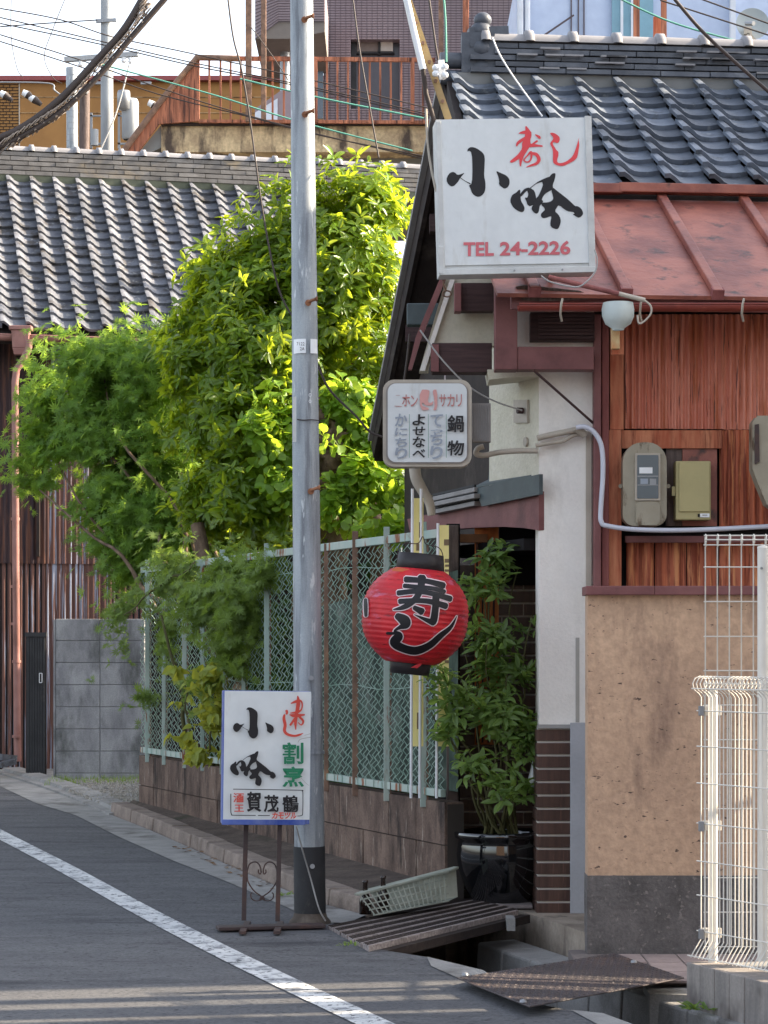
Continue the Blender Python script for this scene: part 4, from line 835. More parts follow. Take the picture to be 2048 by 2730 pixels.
# narrow yellow boards on white poles
for k, (x0, x1, pl, lab) in enumerate(((1099,1129,(1100,1123),'left narrow yellow board with brown marks on white poles behind the lantern'),(1166,1197,(1168,),'right narrow yellow board with brown block marks next to the weathered post'))):
    yb = thing('banner_board', lab, 'sign board', P((x0+x1)/2,2126,12.62), 'narrow yellow boards behind the lantern')
    part('board', MB().pbox(x0,x1,1328 if k == 0 else 1400,1990,12.62,.012), m_yellow, yb)
    for x in pl: part('white_pole', MB().tube([P(x,1303 if k == 0 else 1395,12.60), P(x-4,2128,12.60)], .0075, 8), m_porc, yb)
    mks = [(1110,1450,8,18),(1112,1900,6,44)] if k == 0 else [(1184,1438,13,16),(1186,1490,11,10),(1187,1505,10,6),(1186,1518,11,6),(1188,1700,9,20),(1186,1760,11,8)]
    for x, y, a_, b_ in mks: part('brown_mark', MB().pbox(x,x+a_,y,y+b_,12.617,.002), m_brmark, yb)

# steel pole with step bolts and plates
po = thing('utility_pole', 'grey galvanised steel pole with a black sleeve at its foot', 'pole', P(825,2462,12.0))
b0, t0 = P(827,2462,12.0), P(803,-160,12.0)
part('shaft', MB().tube([b0.lerp(t0, i/10) for i in range(11)], [.0755-.0215*i/10 for i in range(11)], 28), m_pole, po)
part('sleeve', MB().tube([P(827,2452,12.0), P(824.5,2256,12.0)], [.0775,.0768], 28), m_black, po)
part('base_collar', MB().lathe([(.105,0),(.10,.02),(.083,.04),(.078,.06)], P(827,2466,12.0), 24), M('rusty_base', rgb(90,80,72), rgb(60,54,50), rgb(130,120,110), rough=1), po)
part('seam_ring', MB().tube([P(824.2,2010,12.0), P(824.1,2003,12.0)], .0765, 28), m_pole, po)
for x, y in ((812,45),(813,298),(822,800),(829,1303)):
    mb = MB().tube([P(x,y+5,11.94), P(x+6,y+2,11.90), P(x+20,y-3,11.89)], [.009,.008,.008], 8).tube([P(x,y+7,11.93), P(x,y+7,11.92)], .016, 8).tube([P(x+20,y-3,11.89), P(x+25,y-3,11.89)], .0125, 8)
    part('step_bolt', mb, M('bolt_rust', rgb(160,110,80), rgb(120,80,58), rough=.9) if 'bolt_rust' not in bpy.data.materials else bpy.data.materials['bolt_rust'], po)
for x, y in ((830,1808),(833,2310)): part('bolt', MB().tube([P(x,y,11.93), P(x,y,11.905)], .012, 10), m_metal, po)
def curved(x0, x1, y0, y1, r): # plate wrapped on the pole
    cxp = 817+(y0-900)*.0094; n = 6; c = P(cxp, y0, 12.0); z0, z1 = P(0,y1,12.0).z, P(0,y0,12.0).z
    def f(u, v): xx = P(x0+(x1-x0)*u, 0, 12.0).x-c.x; xx = max(-r+.0005, min(r-.0005, xx)); return (c.x+xx, 12.0-math.sqrt(r*r-xx*xx), z0+(z1-z0)*v)
    return MB().grid(f, n, 1)
part('number_plate', curved(784,817,908,946,.0725), m_porc, po); part('number_plate', curved(829,847,908,946,.0725), m_porc, po)
mb = MB(); tp = lambda x, y, o=0: P(x, y, 11.9266-.0-o)
text_on(mb, tp, '7122', 791,912,812,921, off=.0); text_on(mb, tp, '2A', 800,925,812,934); part('plate_lettering', mb, m_iron, po)
part('strip_plate', MB().pbox(781,790,1057,1178,11.925,.004), m_signfr, po)
part('wire_band', MB().tube(catmull([tuple(P(x,y,z)) for x,y,z in ((792,1118,11.93),(810,1120,11.925),(830,1119,11.925),(852,1121,11.96))]), .003, 5), m_cable, po)
mb = MB(); [brush_on(mb, lambda x, y, o=0: P(x, y, 11.9262-o), [(827+3*math.cos(a), yc+4*math.sin(a), 1.4) for a in [i*.9 for i in range(8)]]) for yc in (1053,1070)]; part('stencil', mb, m_porc, po)

# standing sign
st = thing('standing_sign', 'standing blue and white box sign with brush characters on two rusty legs', 'sign', P(690,2462,11.7))
yaw = math.radians(8); cen = P(711, 2020, 11.6); roll = math.radians(-.7)
Rv = V((math.cos(yaw), math.sin(yaw), 0)); Nv = Rv.cross(Uz).normalized(); Nv = -Nv if Nv.y > 0 else Nv
Rr = (Rv*math.cos(roll)+Uz*math.sin(roll)); Ur = (Uz*math.cos(roll)-Rv*math.sin(roll)); hw, hh = .205, .312
fixn(part('box_body', MB().hexa(sb(-hw,hw,-hh,hh,-.11,0)), m_blue, st, bevel=.003))
fixn(part('face', MB().hexa(sb(-hw+.004,hw-.0,-hh+.022,hh-.001,-.003,.004)), m_signw, st))
fixn(part('bottom_trim', MB().hexa(sb(-hw-.002,hw-.02,-hh-.003,-hh+.022,-.006,.007)), m_blue, st, bevel=.002))
sp2 = Plane(cen+Nv*.004, Nv); S4 = lambda x, y, o=0: sp2.px(x, y, o); tC = rel(S4, 580, 1830, 5.82)
aA = lambda x, y, o=0: tC(235+(x-484)*1.478, 322+(y-360)*1.43, o); aB = lambda x, y, o=0: tC(195+(x-140)*.552, 1005+(y-1070)*.545, o)
mb = MB(); kogin(mb, aA, aB)
text_on(mb, tC, '賀', 455,1635,680,1945, off=.03); text_on(mb, tC, '茂', 720,1685,950,1950, off=.03); text_on(mb, tC, '鶴', 1005,1690,1260,1950, off=.03)
for p in ([(245,1595,12),(600,1600,12),(1270,1612,12),(1312,1625,12),(1325,1660,12),(1322,1960,12),(1300,2005,12),(1240,2012,12)], [(207,1670,14),(207,1850,14),(208,1950,14),(222,1990,14),(250,2000,12),(590,2002,12)], [(630,2003,12),(810,2004,12)]): brush_on(mb, tC, p)
part('black_lettering', mb, m_ink, st)
mb = MB()
for p in ([(1070,375,42),(1078,405,38),(1070,430,30)], [(1040,440,30),(1030,500,46),(1050,600,48),(1040,690,46),(1090,745,42),(1190,768,34),(1270,752,32),(1330,726,8)], [(1245,150,18),(1255,230,56),(1245,330,60),(1225,440,50),(1210,560,46),(1215,670,16)],
          [(1140,265,16),(1220,235,44),(1290,225,30),(1315,280,24),(1300,360,24),(1240,400,40),(1130,415,14)], [(1120,440,16),(1200,455,56),(1350,440,26)], [(1200,500,36),(1130,600,34)], [(1270,470,36),(1330,540,34),(1300,598,22),(1250,560,14)]): brush_on(mb, tC, p)
text_on(mb, tC, '酒', 245,1655,410,1800, off=.02); text_on(mb, tC, '王', 260,1835,410,1945, off=.02)
for i, ch in enumerate('カモツル'): text_on(mb, tC, ch, 838+i*98,1955,925+i*98,2055, off=.035, shear=14)
part('red_lettering', mb, m_red2, st)
mb = MB(); text_on(mb, tC, '割', 1010,870,1335,1205, off=.025); text_on(mb, tC, '烹', 1008,1245,1342,1560, off=.025); part('green_lettering', mb, m_green, st)
dl = 11.68
part('leg', MB().bar(P(656,2198,dl), P(650,2454,dl), .021, .021, up=(0,1,0)), m_iron, st, bevel=.002)
part('leg', MB().bar(P(746,2198,dl-.02), P(740,2456,dl-.02), .021, .021, up=(0,1,0)), m_iron, st, bevel=.002)
gb = gz(11.7)
part('base_bar', MB().bar(V((P(580,0,dl).x, 11.66, gb+.016)), V((P(862,0,dl).x, 11.78, gb+.016)), .10, .018), m_iron, st, bevel=.004)
part('base_bar', MB().bar(V((P(652,0,dl).x,11.5,gb+.012)), V((P(652,0,dl).x,11.95,gb+.012)), .03,.014).bar(V((P(742,0,dl).x,11.5,gb+.012)), V((P(742,0,dl).x,11.95,gb+.012)), .03,.014), m_iron, st)
mb = MB()
for s_ in (1,-1):
    f_ = lambda x, y: tuple(P(699+s_*x, y, dl-.01))
    mb.tube(catmull([f_(x,y) for x,y in ((40,2325),(34,2305),(20,2298),(8,2305),(3,2322),(5,2330),(10,2326),(9,2318))]), .0035, 5)
    mb.tube(catmull([f_(x,y) for x,y in ((40,2325),(38,2350),(22,2375),(5,2388),(-6,2400),(-4,2392))]), .0035, 5)
    mb.tube(catmull([f_(x,y) for x,y in ((-2,2388),(2,2398),(16,2402),(28,2396),(30,2384),(26,2380))]), .003, 5)
part('scrollwork', mb, m_iron, st)
part('power_lead', MB().tube(catmull([tuple(P(x,y,z)) for x,y,z in ((790,2202,11.6),(805,2260,11.72),(828,2340,11.85),(850,2420,11.86),(868,2455,11.9))]), .004, 5), m_cablew, st)
cr = MB()
for p in ([(1250,870,8),(1290,820,10),(1440,790,10)], [(1280,1400,5),(1360,1490,6),(1420,1540,5)], [(1350,760,6),(1440,735,8)]): brush_on(cr, tC, p)
part('repair_tape', cr, plain('tape', rgb(176,170,164), rough=.5), st)

# ---------------------------------------------------------------- leaves
def leaf_poly(kind):    # one leaf, tip along +Y, unit length, gently folded and drooping
    if kind == 'lance': o = [(0,0),(.10,.12),(.17,.35),(.17,.6),(.09,.85),(0,1)]
    elif kind == 'broad': o = [(0,0),(.16,.12),(.26,.35),(.25,.6),(.13,.85),(0,1)]
    elif kind == 'fan': o = [(0,0),(.05,.35),(.42,.66),(.44,.86),(.2,.97),(0,.88)]
    elif kind == 'heart': o = [(0,.05),(.3,-.05),(.42,.25),(.3,.6),(.12,.85),(0,1)]
    if kind == 'maple':
        vs, fs = [(0,0,0)], []
        for k, (a, l) in enumerate(((-100,.55),(-62,.85),(-28,1.0),(6-6,1.1),(28,1.0),(62,.85),(100,.55))):
            a = math.radians(a); wv = .085; b = len(vs); dx, dy = math.sin(a), math.cos(a)
            vs += [(dx*l*.4-dy*wv, dy*l*.4+dx*wv, -.03), (dx*l, dy*l, -.20*l), (dx*l*.4+dy*wv, dy*l*.4-dx*wv, -.03)]; fs += [(0, b+2, b+1), (0, b+1, b)]
        return vs, fs
    vs = []; n = len(o)
    z = lambda x, y: .22*x*1.2-.28*y*y
    for x, y in o: vs.append((x, y, z(x, y)))
    for x, y in o[1:-1]: vs.append((-x, y, z(x, y)))
    mid = []
    for x, y in o[1:-1]: mid.append(len(vs)); vs.append((0, y, z(0, y)-.03))
    R_ = list(range(n)); Lf = [0]+list(range(n, n+n-2))+[n-1]; Md = [0]+mid+[n-1]; fs = []
    for i in range(n-1):
        for A in (R_, Lf):
            q = [A[i], A[i+1], Md[i+1], Md[i]]; q = [v for k, v in enumerate(q) if v not in q[:k]]
            if A is Lf: q.reverse()
            if len(q) > 2: fs.append(tuple(q))
    return vs, fs
def leaves(parent, kind, T_, mat, n_obj=300, name='leaf'):
    """T_: list of (position, direction, normal, size). The ones that show largest become single objects, the rest one mesh."""
    vs, fs = leaf_poly(kind); me = bpy.data.meshes.new(name); me.from_pydata(vs, [], fs); me.materials.append(mat)
    T_ = sorted(T_, key=lambda t: t[0].y-(t[3]*30))
    for i, (p, d, n, s_) in enumerate(T_[:n_obj]):
        o = bpy.data.objects.new(name, me); COL.objects.link(o); o.parent = parent
        x = d.cross(n).normalized(); n2 = x.cross(d).normalized(); m4 = (Matrix((x, d, n2)).transposed() @ Matrix.Scale(s_, 3)).to_4x4() if False else None
        m3 = Matrix((x*s_, d*s_, n2*s_)).transposed(); m4 = m3.to_4x4(); m4.translation = p-wp[parent]; o.matrix_local = m4
    rest = T_[n_obj:]
    if rest:
        A = np.array(vs); P_ = np.array([t[0] for t in rest]); Dd = np.array([t[1] for t in rest]); Nn_ = np.array([t[2] for t in rest]); S_ = np.array([t[3] for t in rest])
        X = np.cross(Dd, Nn_); X /= np.linalg.norm(X, axis=1, keepdims=True)+1e-9; N2 = np.cross(X, Dd)
        W = P_[:,None,:]+S_[:,None,None]*(A[None,:,0,None]*X[:,None,:]+A[None,:,1,None]*Dd[:,None,:]+A[None,:,2,None]*N2[:,None,:])
        W = W.reshape(-1, 3); fl = []; st_ = []; tot = []
        k = len(vs); base = np.arange(len(rest))*k
        F3 = [f for f in fs]; loops = np.concatenate([np.array(f) for f in F3]); lens = np.array([len(f) for f in F3])
        allL = (base[:,None]+loops[None,:]).reshape(-1); allN = np.tile(lens, len(rest)); starts = np.concatenate(([0], np.cumsum(allN)[:-1]))
        m = bpy.data.meshes.new('foliage'); m.vertices.add(len(W)); m.vertices.foreach_set('co', W.reshape(-1)); m.loops.add(len(allL)); m.loops.foreach_set('vertex_index', allL.astype(np.int32))
        m.polygons.add(len(allN)); m.polygons.foreach_set('loop_start', starts.astype(np.int32)); m.polygons.foreach_set('loop_total', allN.astype(np.int32)); m.update(); m.validate()
        part('foliage', None, mat, parent, mesh=m, kind='stuff')
def rv(): 
    v = rng.normal(size=3); return V(v/np.linalg.norm(v))
from mathutils import noise as mn
def whorls(blobs, n, leafn, size, droop=.35, seed=0, gap=.0, up=.25, shell=.45, amp=.25, jit=.0):
    """leaf clusters through a union of ellipsoids (centre, radii); clusters sit mostly in the outer shell"""
    vol = np.array([b[1][0]*b[1][1]*b[1][2] for b in blobs])**.8; pr_ = vol/vol.sum(); out = []
    while n > 0:
        k = rng.choice(len(blobs), p=pr_); c, r = blobs[k]; d = rv()
        if d.y > .35 and rng.random() < .7: continue
        q = (1-shell*rng.random()**1.4)*(1+amp*(mn.noise(V(c)*1.3+d*1.8+V((seed,0,0)))))
        p = V((c[0]+d.x*r[0]*q, c[1]+d.y*r[1]*q, c[2]+d.z*r[2]*q))
        p += rv()*jit*abs(rng.normal())
        if mn.noise(p*2.6+V((seed,3,1))) < gap-.35: continue
        n -= 1
        ax = (d*.7+V((0,-.15,up+.2))+rv()*.45).normalized(); x = ax.orthogonal().normalized(); y = ax.cross(x); a0 = rng.random()*6.28
        for j in range(leafn):
            a = a0+6.283*j/leafn+rng.random()*.5; out_ = x*math.cos(a)+y*math.sin(a); el = .15+.7*rng.random()
            dd = (out_*(1-.4*el)+ax*el*.9-V((0,0,droop*rng.random()))).normalized(); nn = (ax*1.0-out_*el+rv()*.25).normalized()
            nn = (nn-dd*nn.dot(dd)); 
            if nn.length < .05: continue
            out.append((p+dd*.01+rv()*size*.12, dd, nn.normalized(), size*(.5+.75*rng.random())))
    return out
def branch(mb, a, b, r0, r1, wob=.08, n=6):
    a, b = V(a), V(b); pts = [tuple(a.lerp(b, i/n)+(rv()*wob*(b-a).length*.5 if 0 < i < n else V((0,0,0)))) for i in range(n+1)]; c = catmull(pts, 3)
    mb.tube(c, [r0+(r1-r0)*i/(len(c)-1) for i in range(len(c))], 7); return [V(p) for p in c]
def B(x, y, d, rx, rz, ry=None):       # ellipsoid seen at x, y with half sizes given in photo pixels
    s_ = d/F; return (tuple(P(x, y, d)), (rx*s_, (ry or rx*.8)*s_, rz*s_))

l_osm = leafmat('evergreen_leaf', (.10,.18,.018,1), (.58,.68,.03,1), rough=.33)
l_map = leafmat('maple_leaf', (.13,.23,.045,1), (.42,.60,.06,1), rough=.5, spec=.3)
l_gin = leafmat('fan_leaf', (.15,.27,.03,1), (.58,.75,.05,1), rough=.45)
l_yel = leafmat('yellowing_leaf', (.26,.32,.05,1), (.6,.55,.06,1), rough=.45)
l_shr = leafmat('shrub_leaf', (.15,.24,.07,1), (.32,.45,.08,1), rough=.35)
l_fine = leafmat('fine_leaf', (.17,.25,.06,1), (.30,.42,.05,1), rough=.5)

# broad evergreen tree
t1 = thing('evergreen_tree', 'tall broad leaved evergreen tree with glossy yellow green leaves behind the steel pole', 'tree', V((-.55,18.8,.2)))
mb = MB(); tr = branch(mb, (-.55,18.9,.1), (-.6,18.8,2.6), .13, .09, .03)
part('trunk', mb, m_bark, t1)
bl = [B(960,600,18.5,120,125), B(790,640,18.5,150,140), B(900,760,18.3,170,170), B(690,760,18.4,140,130), B(600,830,18.5,120,115), B(1030,535,18.6,70,65), B(870,530,18.6,75,55),
      B(560,960,18.3,115,120), B(700,980,18.1,150,150), B(640,1130,18.0,130,130), B(540,1080,18.2,80,100), B(760,860,18.2,150,140), B(640,1290,17.9,120,110), B(560,1340,18.0,80,75), B(960,930,18.3,110,110), B(730,1370,18.0,130,70), B(560,720,18.8,70,70), B(500,900,18.6,75,60), B(1030,760,18.6,70,110)]
for b in bl[::2]: part('branch', (lambda m_: (branch(m_, tr[-1 if b[0][2] > 2.6 else 8], b[0], .045, .012, .12), m_)[1])(MB()), m_bark, t1)
leaves(t1, 'lance', whorls(bl, 5600, 7, .092, droop=.55, seed=1, gap=.16, amp=.4, jit=.10), l_osm)
# maple
t2 = thing('maple_tree', 'spreading Japanese maple with fine green leaves hanging over the net fence', 'tree', V((-1.25,17.8,.25)))
mb = MB(); tr = branch(mb, (-.9,17.6,.1), (-1.35,17.9,2.4), .09, .05, .06); part('trunk', mb, m_bark, t2)
bm_ = [B(272,974,19.2,150,60), B(402,994,19.0,150,90), B(182,1074,19.5,110,90), B(312,1094,19.2,150,100), B(132,1184,19.6,70,65), B(252,1204,19.4,140,80), B(422,1154,19.0,130,100), B(352,1284,19.1,130,80), B(282,1364,19.2,80,55), B(442,1394,18.9,140,70), B(362,1474,19.0,110,60), B(492,1324,18.8,90,90), B(422,1534,18.9,90,50), B(522,1464,18.8,90,50), B(502,1254,19.0,80,80)]
bm_ += [B(422,1284,19.0,120,90), B(472,1394,18.9,110,80), B(392,1414,19.0,100,70), B(472,1144,19.3,110,100), B(522,1234,19.4,100,110), B(92,1294,19.4,50,20), B(62,1244,19.5,40,20), B(582,1434,19.0,90,50), B(322,1194,19.3,120,90)]
for b in bm_[::2]: part('branch', (lambda m_: (branch(m_, tr[10], b[0], .022, .006, .1), m_)[1])(MB()), m_bark, t2)
leaves(t2, 'maple', whorls(bm_, 14000, 3, .060, droop=.45, seed=5, gap=.16, up=.35, shell=.8, amp=.8, jit=.17), l_map, name='leaf')
# pruned ginkgo with a gnarled trunk
t3 = thing('ginkgo_tree', 'hard pruned ginkgo with a gnarled stump and bright fan shaped leaves beside the small sign', 'tree', V((-.35,18,.2)))
gt = MB(); c0 = P(905,1500,18.1); 
def kn(c, r, n=26):
    gt.grid(lambda u, v: (lambda a, b: (lambda q: tuple(c+q*r*(1+.55*mn.noise(q*2.3+c*3)+.35*mn.noise(q*6+c))))(V((math.sin(b)*math.cos(a), math.sin(b)*math.sin(a)*.9, math.cos(b)*1.15))))(u*2*math.pi, .01+v*3.12), n, n)
branch(gt, (-.4,18.1,.1), P(890,1250,18.1), .14, .12, .05); kn(P(880,1205,18.0), .21); kn(P(862,1120,17.95), .13); kn(P(905,1165,17.9), .12); kn(P(925,1140,18.05), .09); kn(P(770,1120,18.1), .10); branch(gt, P(890,1240,18.1), P(770,1120,18.1), .08, .07)
branch(gt, (-.05,18.3,.1), P(1000,1150,18.3), .09, .06, .03); branch(gt, P(860,1110,18.0), P(850,1060,18.0), .05, .04); part('trunk', gt, m_bark, t3)
bg_ = [B(965,1090,17.8,80,60), B(930,1060,17.8,60,40), B(740,1080,17.7,45,45), B(740,1190,17.7,60,90), B(700,1150,17.6,40,60), B(1000,1190,17.8,70,60), B(960,1280,17.6,60,70), B(1050,1290,17.7,50,70), B(900,1340,17.6,60,70), B(960,1400,17.5,90,50), B(860,1400,17.5,60,60), B(1040,1410,17.5,60,35), B(760,1290,17.6,50,60), B(880,1170,17.5,25,22)]
leaves(t3, 'fan', whorls(bg_, 470, 5, .10, droop=.3, seed=9, gap=0, shell=.7), l_gin)
# fine foliage over and in front of the net fence
t4 = thing('young_maple', 'low fine leaved maple branches pushing through the far end of the net fence', 'tree', V((-1.2,16.6,.5)))
mb = MB(); branch(mb, V((-1.1,16.9,.2)), P(620,1500,16.6), .03, .012); branch(mb, V((-1.1,16.9,.2)), P(430,1640,16.8), .025, .008); branch(mb, P(520,1500,16.9), P(330,1640,17.3), .012, .004); part('trunk', mb, m_twig, t4)
bf = [B(620,1540,16.1,100,60,60), B(560,1610,16.5,80,60,50), B(660,1640,15.8,65,80,40), B(610,1750,16.1,80,60,50), B(700,1540,15.5,40,60,40), B(430,1680,17.7,50,50,40), B(350,1640,18.0,50,40,40), B(385,1730,18.1,35,50,30), B(400,1830,17.9,30,50,20), B(480,1540,17.2,70,60,50), B(540,1820,16.7,50,40,20)]
leaves(t4, 'maple', whorls(bf, 2500, 3, .05, droop=.3, seed=3, gap=.14, up=.3, shell=.9, amp=.9, jit=.13), l_fine)
t5 = thing('yellowing_vine', 'vine with drooping yellowing heart shaped leaves climbing the fence left of the standing sign', 'vine', V((-1.3,16.6,.7)))
mb = MB(); branch(mb, P(520,2000,16.4), P(480,1770,16.6), .01, .004); branch(mb, P(560,2000,16.2), P(580,1800,16.2), .008, .004); part('stem', mb, m_twig, t5)
by = [B(470,1790,16.5,22,30), B(560,1800,16.1,40,45), B(520,1880,16.3,45,45), B(505,1950,16.3,30,50), B(575,1900,16.1,30,60), B(530,2010,16.2,30,18)]
leaves(t5, 'heart', whorls(by, 130, 3, .066, droop=1.3, seed=4, gap=.1, up=0, shell=1, jit=.06), l_yel)
# dark hedge mass behind the garden
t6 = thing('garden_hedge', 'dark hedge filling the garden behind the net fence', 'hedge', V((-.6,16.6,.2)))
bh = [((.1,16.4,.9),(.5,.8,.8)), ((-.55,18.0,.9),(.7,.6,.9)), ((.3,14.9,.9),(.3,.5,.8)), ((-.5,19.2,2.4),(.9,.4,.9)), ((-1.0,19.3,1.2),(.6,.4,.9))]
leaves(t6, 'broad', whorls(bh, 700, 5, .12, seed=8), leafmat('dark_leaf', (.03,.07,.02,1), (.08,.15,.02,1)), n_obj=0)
gwl = thing('garden_shed', 'dark plank shed wall hidden behind the trees', 'shed', V((-.2,18,0)))
for i in range(12): part('plank', MB().box(-1.95+i*.21, -1.95+i*.21+.2, 20.4, 20.44, .2, 2.7), m_eave, gwl)

# potted shrub
pt = thing('plant_pot', 'large glossy black ceramic plant pot at the shop entrance', 'pot', V((.60,12.78,.17)))
pc = V((.605,12.78,.175))
part('pot_body', MB().lathe([(0,0),(.145,0),(.15,.012),(.185,.08),(.222,.18),(.232,.25),(.226,.31),(.222,.335),(.242,.345),(.244,.372),(.232,.378),(.218,.36),(.215,.3)], pc, 40), m_pot, pt)
part('soil', MB().lathe([(0,.335),(.218,.335)], pc, 24), m_earth, pt)
part('stand_board', MB().pbox(1252,1420,2413,2422,12.56,.3), m_plank, pt)
sb_ = thing('potted_shrub', 'tall leafy evergreen shrub growing in the black pot', 'shrub', pc+V((0,0,.34)))
mb = MB(); tips = []
for (x, y, d) in ((1330,1450,12.9),(1380,1520,12.9),(1280,1560,12.7),(1300,1700,12.6),(1210,1640,12.7),(1180,1790,12.5),(1150,1900,12.5),(1350,1800,12.6),(1400,1900,12.6),(1250,2050,12.5),(1380,2080,12.5),(1200,1960,12.5),(1420,1640,12.7),(1330,1980,12.5)):
    c = branch(mb, pc+V((rng.uniform(-.1,.1),rng.uniform(-.08,.08),.33)), P(x,y,d), .009, .003, .07); tips.append(c)
part('stem', mb, m_twig, sb_)
bs2 = [B(1330,1500,12.85,60,60), B(1370,1580,12.8,55,60), B(1290,1600,12.7,55,60), B(1250,1560,12.7,30,30), B(1310,1700,12.7,60,60), B(1370,1690,12.8,30,50), B(1330,1800,12.7,75,60), B(1170,1830,12.5,45,50), B(1230,1880,12.5,50,50), B(1330,1900,12.6,80,60), B(1200,1960,12.5,45,45), B(1370,2000,12.6,60,70), B(1270,2050,12.5,60,50), B(1330,2110,12.5,60,50), B(1400,1950,12.6,30,60), B(1440,1670,12.7,20,20), B(1395,1780,12.7,25,30), B(1400,2120,12.6,25,50)]
leaves(sb_, 'lance', whorls(bs2, 370, 5, .074, droop=.1, seed=12, gap=.0, up=.7, shell=1.0), l_shr)
part('white_bag', MB().lathe([(.0,.18),(.02,.17),(.05,.05),(.045,0),(0,-.02)], P(1432,2110,12.68), 10), m_porc, label='crumpled white plastic bag wedged between shrub and tiled pillar', cat='bag')

# crate with bottles
ct = thing('bottle_crate', 'pale plastic lattice crate lying tilted on the kerb beside the plank ramp', 'crate', P(1090,2420,12.6))
tl, trr, bl_, br_ = P(953,2385,11.98), P(1192,2323,12.3), P(996,2440,11.98), P(1197,2402,12.3); bk = V((.05,.2,.0))
part('rim', MB().bar(tl, trr, .03, .013).bar(tl+bk, trr+bk, .03, .013).bar(tl, tl+bk, .03, .013).bar(trr, trr+bk, .03, .013), m_crate, ct, bevel=.003)
for k in range(17): a, b = tl.lerp(trr, (k+.3)/17), bl_.lerp(br_, (k+.3)/17); part('crate_rib', MB().bar(a, b, .006, .006, up=(0,1,0)), m_crate, ct)
for k in range(1,5): part('crate_rail', MB().bar(tl.lerp(bl_, k/4), trr.lerp(br_, k/4), .006, .006), m_crate, ct)
part('crate_floor', MB().add([bl_, br_, br_+bk, bl_+bk], [(0,1,2,3)]).add([tl+bk, trr+bk, br_+bk, bl_+bk], [(0,1,2,3)]), m_crate, ct)
for x, y, lab in ((974,2372,'dark brown bottle neck sticking out of the crate, the left one'),(1022,2360,'dark brown bottle neck sticking out of the crate, the right one')):
    c = P(x, y+38, 12.1); o = part('bottle', MB().lathe([(0,0),(.03,.0),(.03,.07),(.013,.11),(.012,.15),(.014,.152),(.014,.165),(0,.165)], c-V((0,0,.05)), 14), m_bottle, label=lab, cat='bottle', group='bottles in the crate')

# plank ramp, steel plate
A_, B_, C_r, D_ = PZ(872,2466,.175), PZ(1246,2394,.20), PZ(1386,2426,.20), PZ(985,2524,.172)
pr2 = thing('plank_ramp', 'weathered grey timber plank ramp bridging the gutter to the shop', 'ramp', PZ(1120,2460,.18))
for i in range(6):
    t0_, t1_ = i/6+.012, (i+1)/6-.012; a, b, c, d = A_.lerp(D_, t0_), A_.lerp(D_, t1_), B_.lerp(C_r, t1_), B_.lerp(C_r, t0_); e = (c-b)*random.uniform(-.02,.03); h = V((0,0,random.uniform(-.004,.004)))
    o = part('plank', MB().hexa([p-V((0,0,.03)) for p in (a+h,b+h,c+e,d+e)]+[a+h,b+h,c+e,d+e]), m_plank, pr2, bevel=.004)
    for k in range(3):   # decking grooves
        f = (k+1)/4; p, q = a.lerp(b, f)+V((0,0,.001)), d.lerp(c, f)+V((0,0,.001)); part('groove', MB().bar(p+h, q, .006, .004), m_eave, o)
part('edge_beam', MB().bar(D_-V((-.03,-.02,.045)), C_r-V((-.03,-.02,.045)), .05, .04), m_eave, pr2)
part('edge_beam', MB().bar(A_-V((0,-.02,.06)), B_-V((0,-.02,.06)), .05, .06), m_eave, pr2)
part('support_block', MB().pbox(1352,1374,2449,2482,11.9,.15), m_conc, pr2)
sp_ = thing('steel_plate_ramp', 'rusty dark chequered steel plate laid over the gutter as a ramp', 'plate', PZ(1500,2610,.15))
q4 = [PZ(1218,2606,.176), PZ(1412,2683,.170), PZ(1824,2606,.120), PZ(1640,2541,.118)]
part('plate', MB().hexa([p-V((0,0,.006)) for p in q4]+q4), m_plate, sp_, bevel=.002)
mb = MB(); nn_ = 0
for i in range(34):
    for j in range(19):
        u, v = (i+.5)/34, (j+.5)/19; p = q4[0].lerp(q4[3], u).lerp(q4[1].lerp(q4[2], u), v); d = ((q4[3]-q4[0]) if (i+j) % 2 else (q4[1]-q4[0])).normalized()*.015; n = V((-d.y, d.x, 0))*.35; z = V((0,0,.0045))
        mb.add([p-d, p+n, p+d, p-n, p+z], [(0,3,4),(3,2,4),(2,1,4),(1,0,4)])
part('raised_studs', mb, m_plate, sp_, kind='stuff')
for x, y in ((1240,2600),(1395,2672),(1690,2566)): part('bolt', MB().lathe([(.014,0),(.012,.008),(0,.012)], PZ(x,y,.172-.04*(x>1600)), 10), m_metal, sp_)
part('gutter_block', MB().hexa([PZ(x,y,-.3)+V((0,0,0)) for x,y in ((1,1),)]*0+[V((1.10,10.25,-.3)),V((1.28,10.2,-.3)),V((1.28,10.5,-.3)),V((1.10,10.5,-.3)),V((1.10,10.25,.06)),V((1.28,10.2,.06)),V((1.28,10.5,.06)),V((1.10,10.5,.06))]), m_conc, yard)

# tan stucco wall
tw = thing('stucco_wall', 'tan stucco garden wall with brown cap and dark rough base', 'wall', P(1720,2545,11.4))
part('stucco_face', MB().pbox(1567,2300,1586,2340,11.4,.14), m_tan, tw)
part('rough_base', MB().pbox(1566,2300,2335,2552,11.385,.17), m_tanb, tw)
part('cap', MB().pbox(1563,1745,1562,1586,11.35,.24), m_brown, tw, bevel=.003); part('cap', MB().pbox(1745.5,2300,1562,1586,11.352,.24), m_brown, tw, bevel=.003)

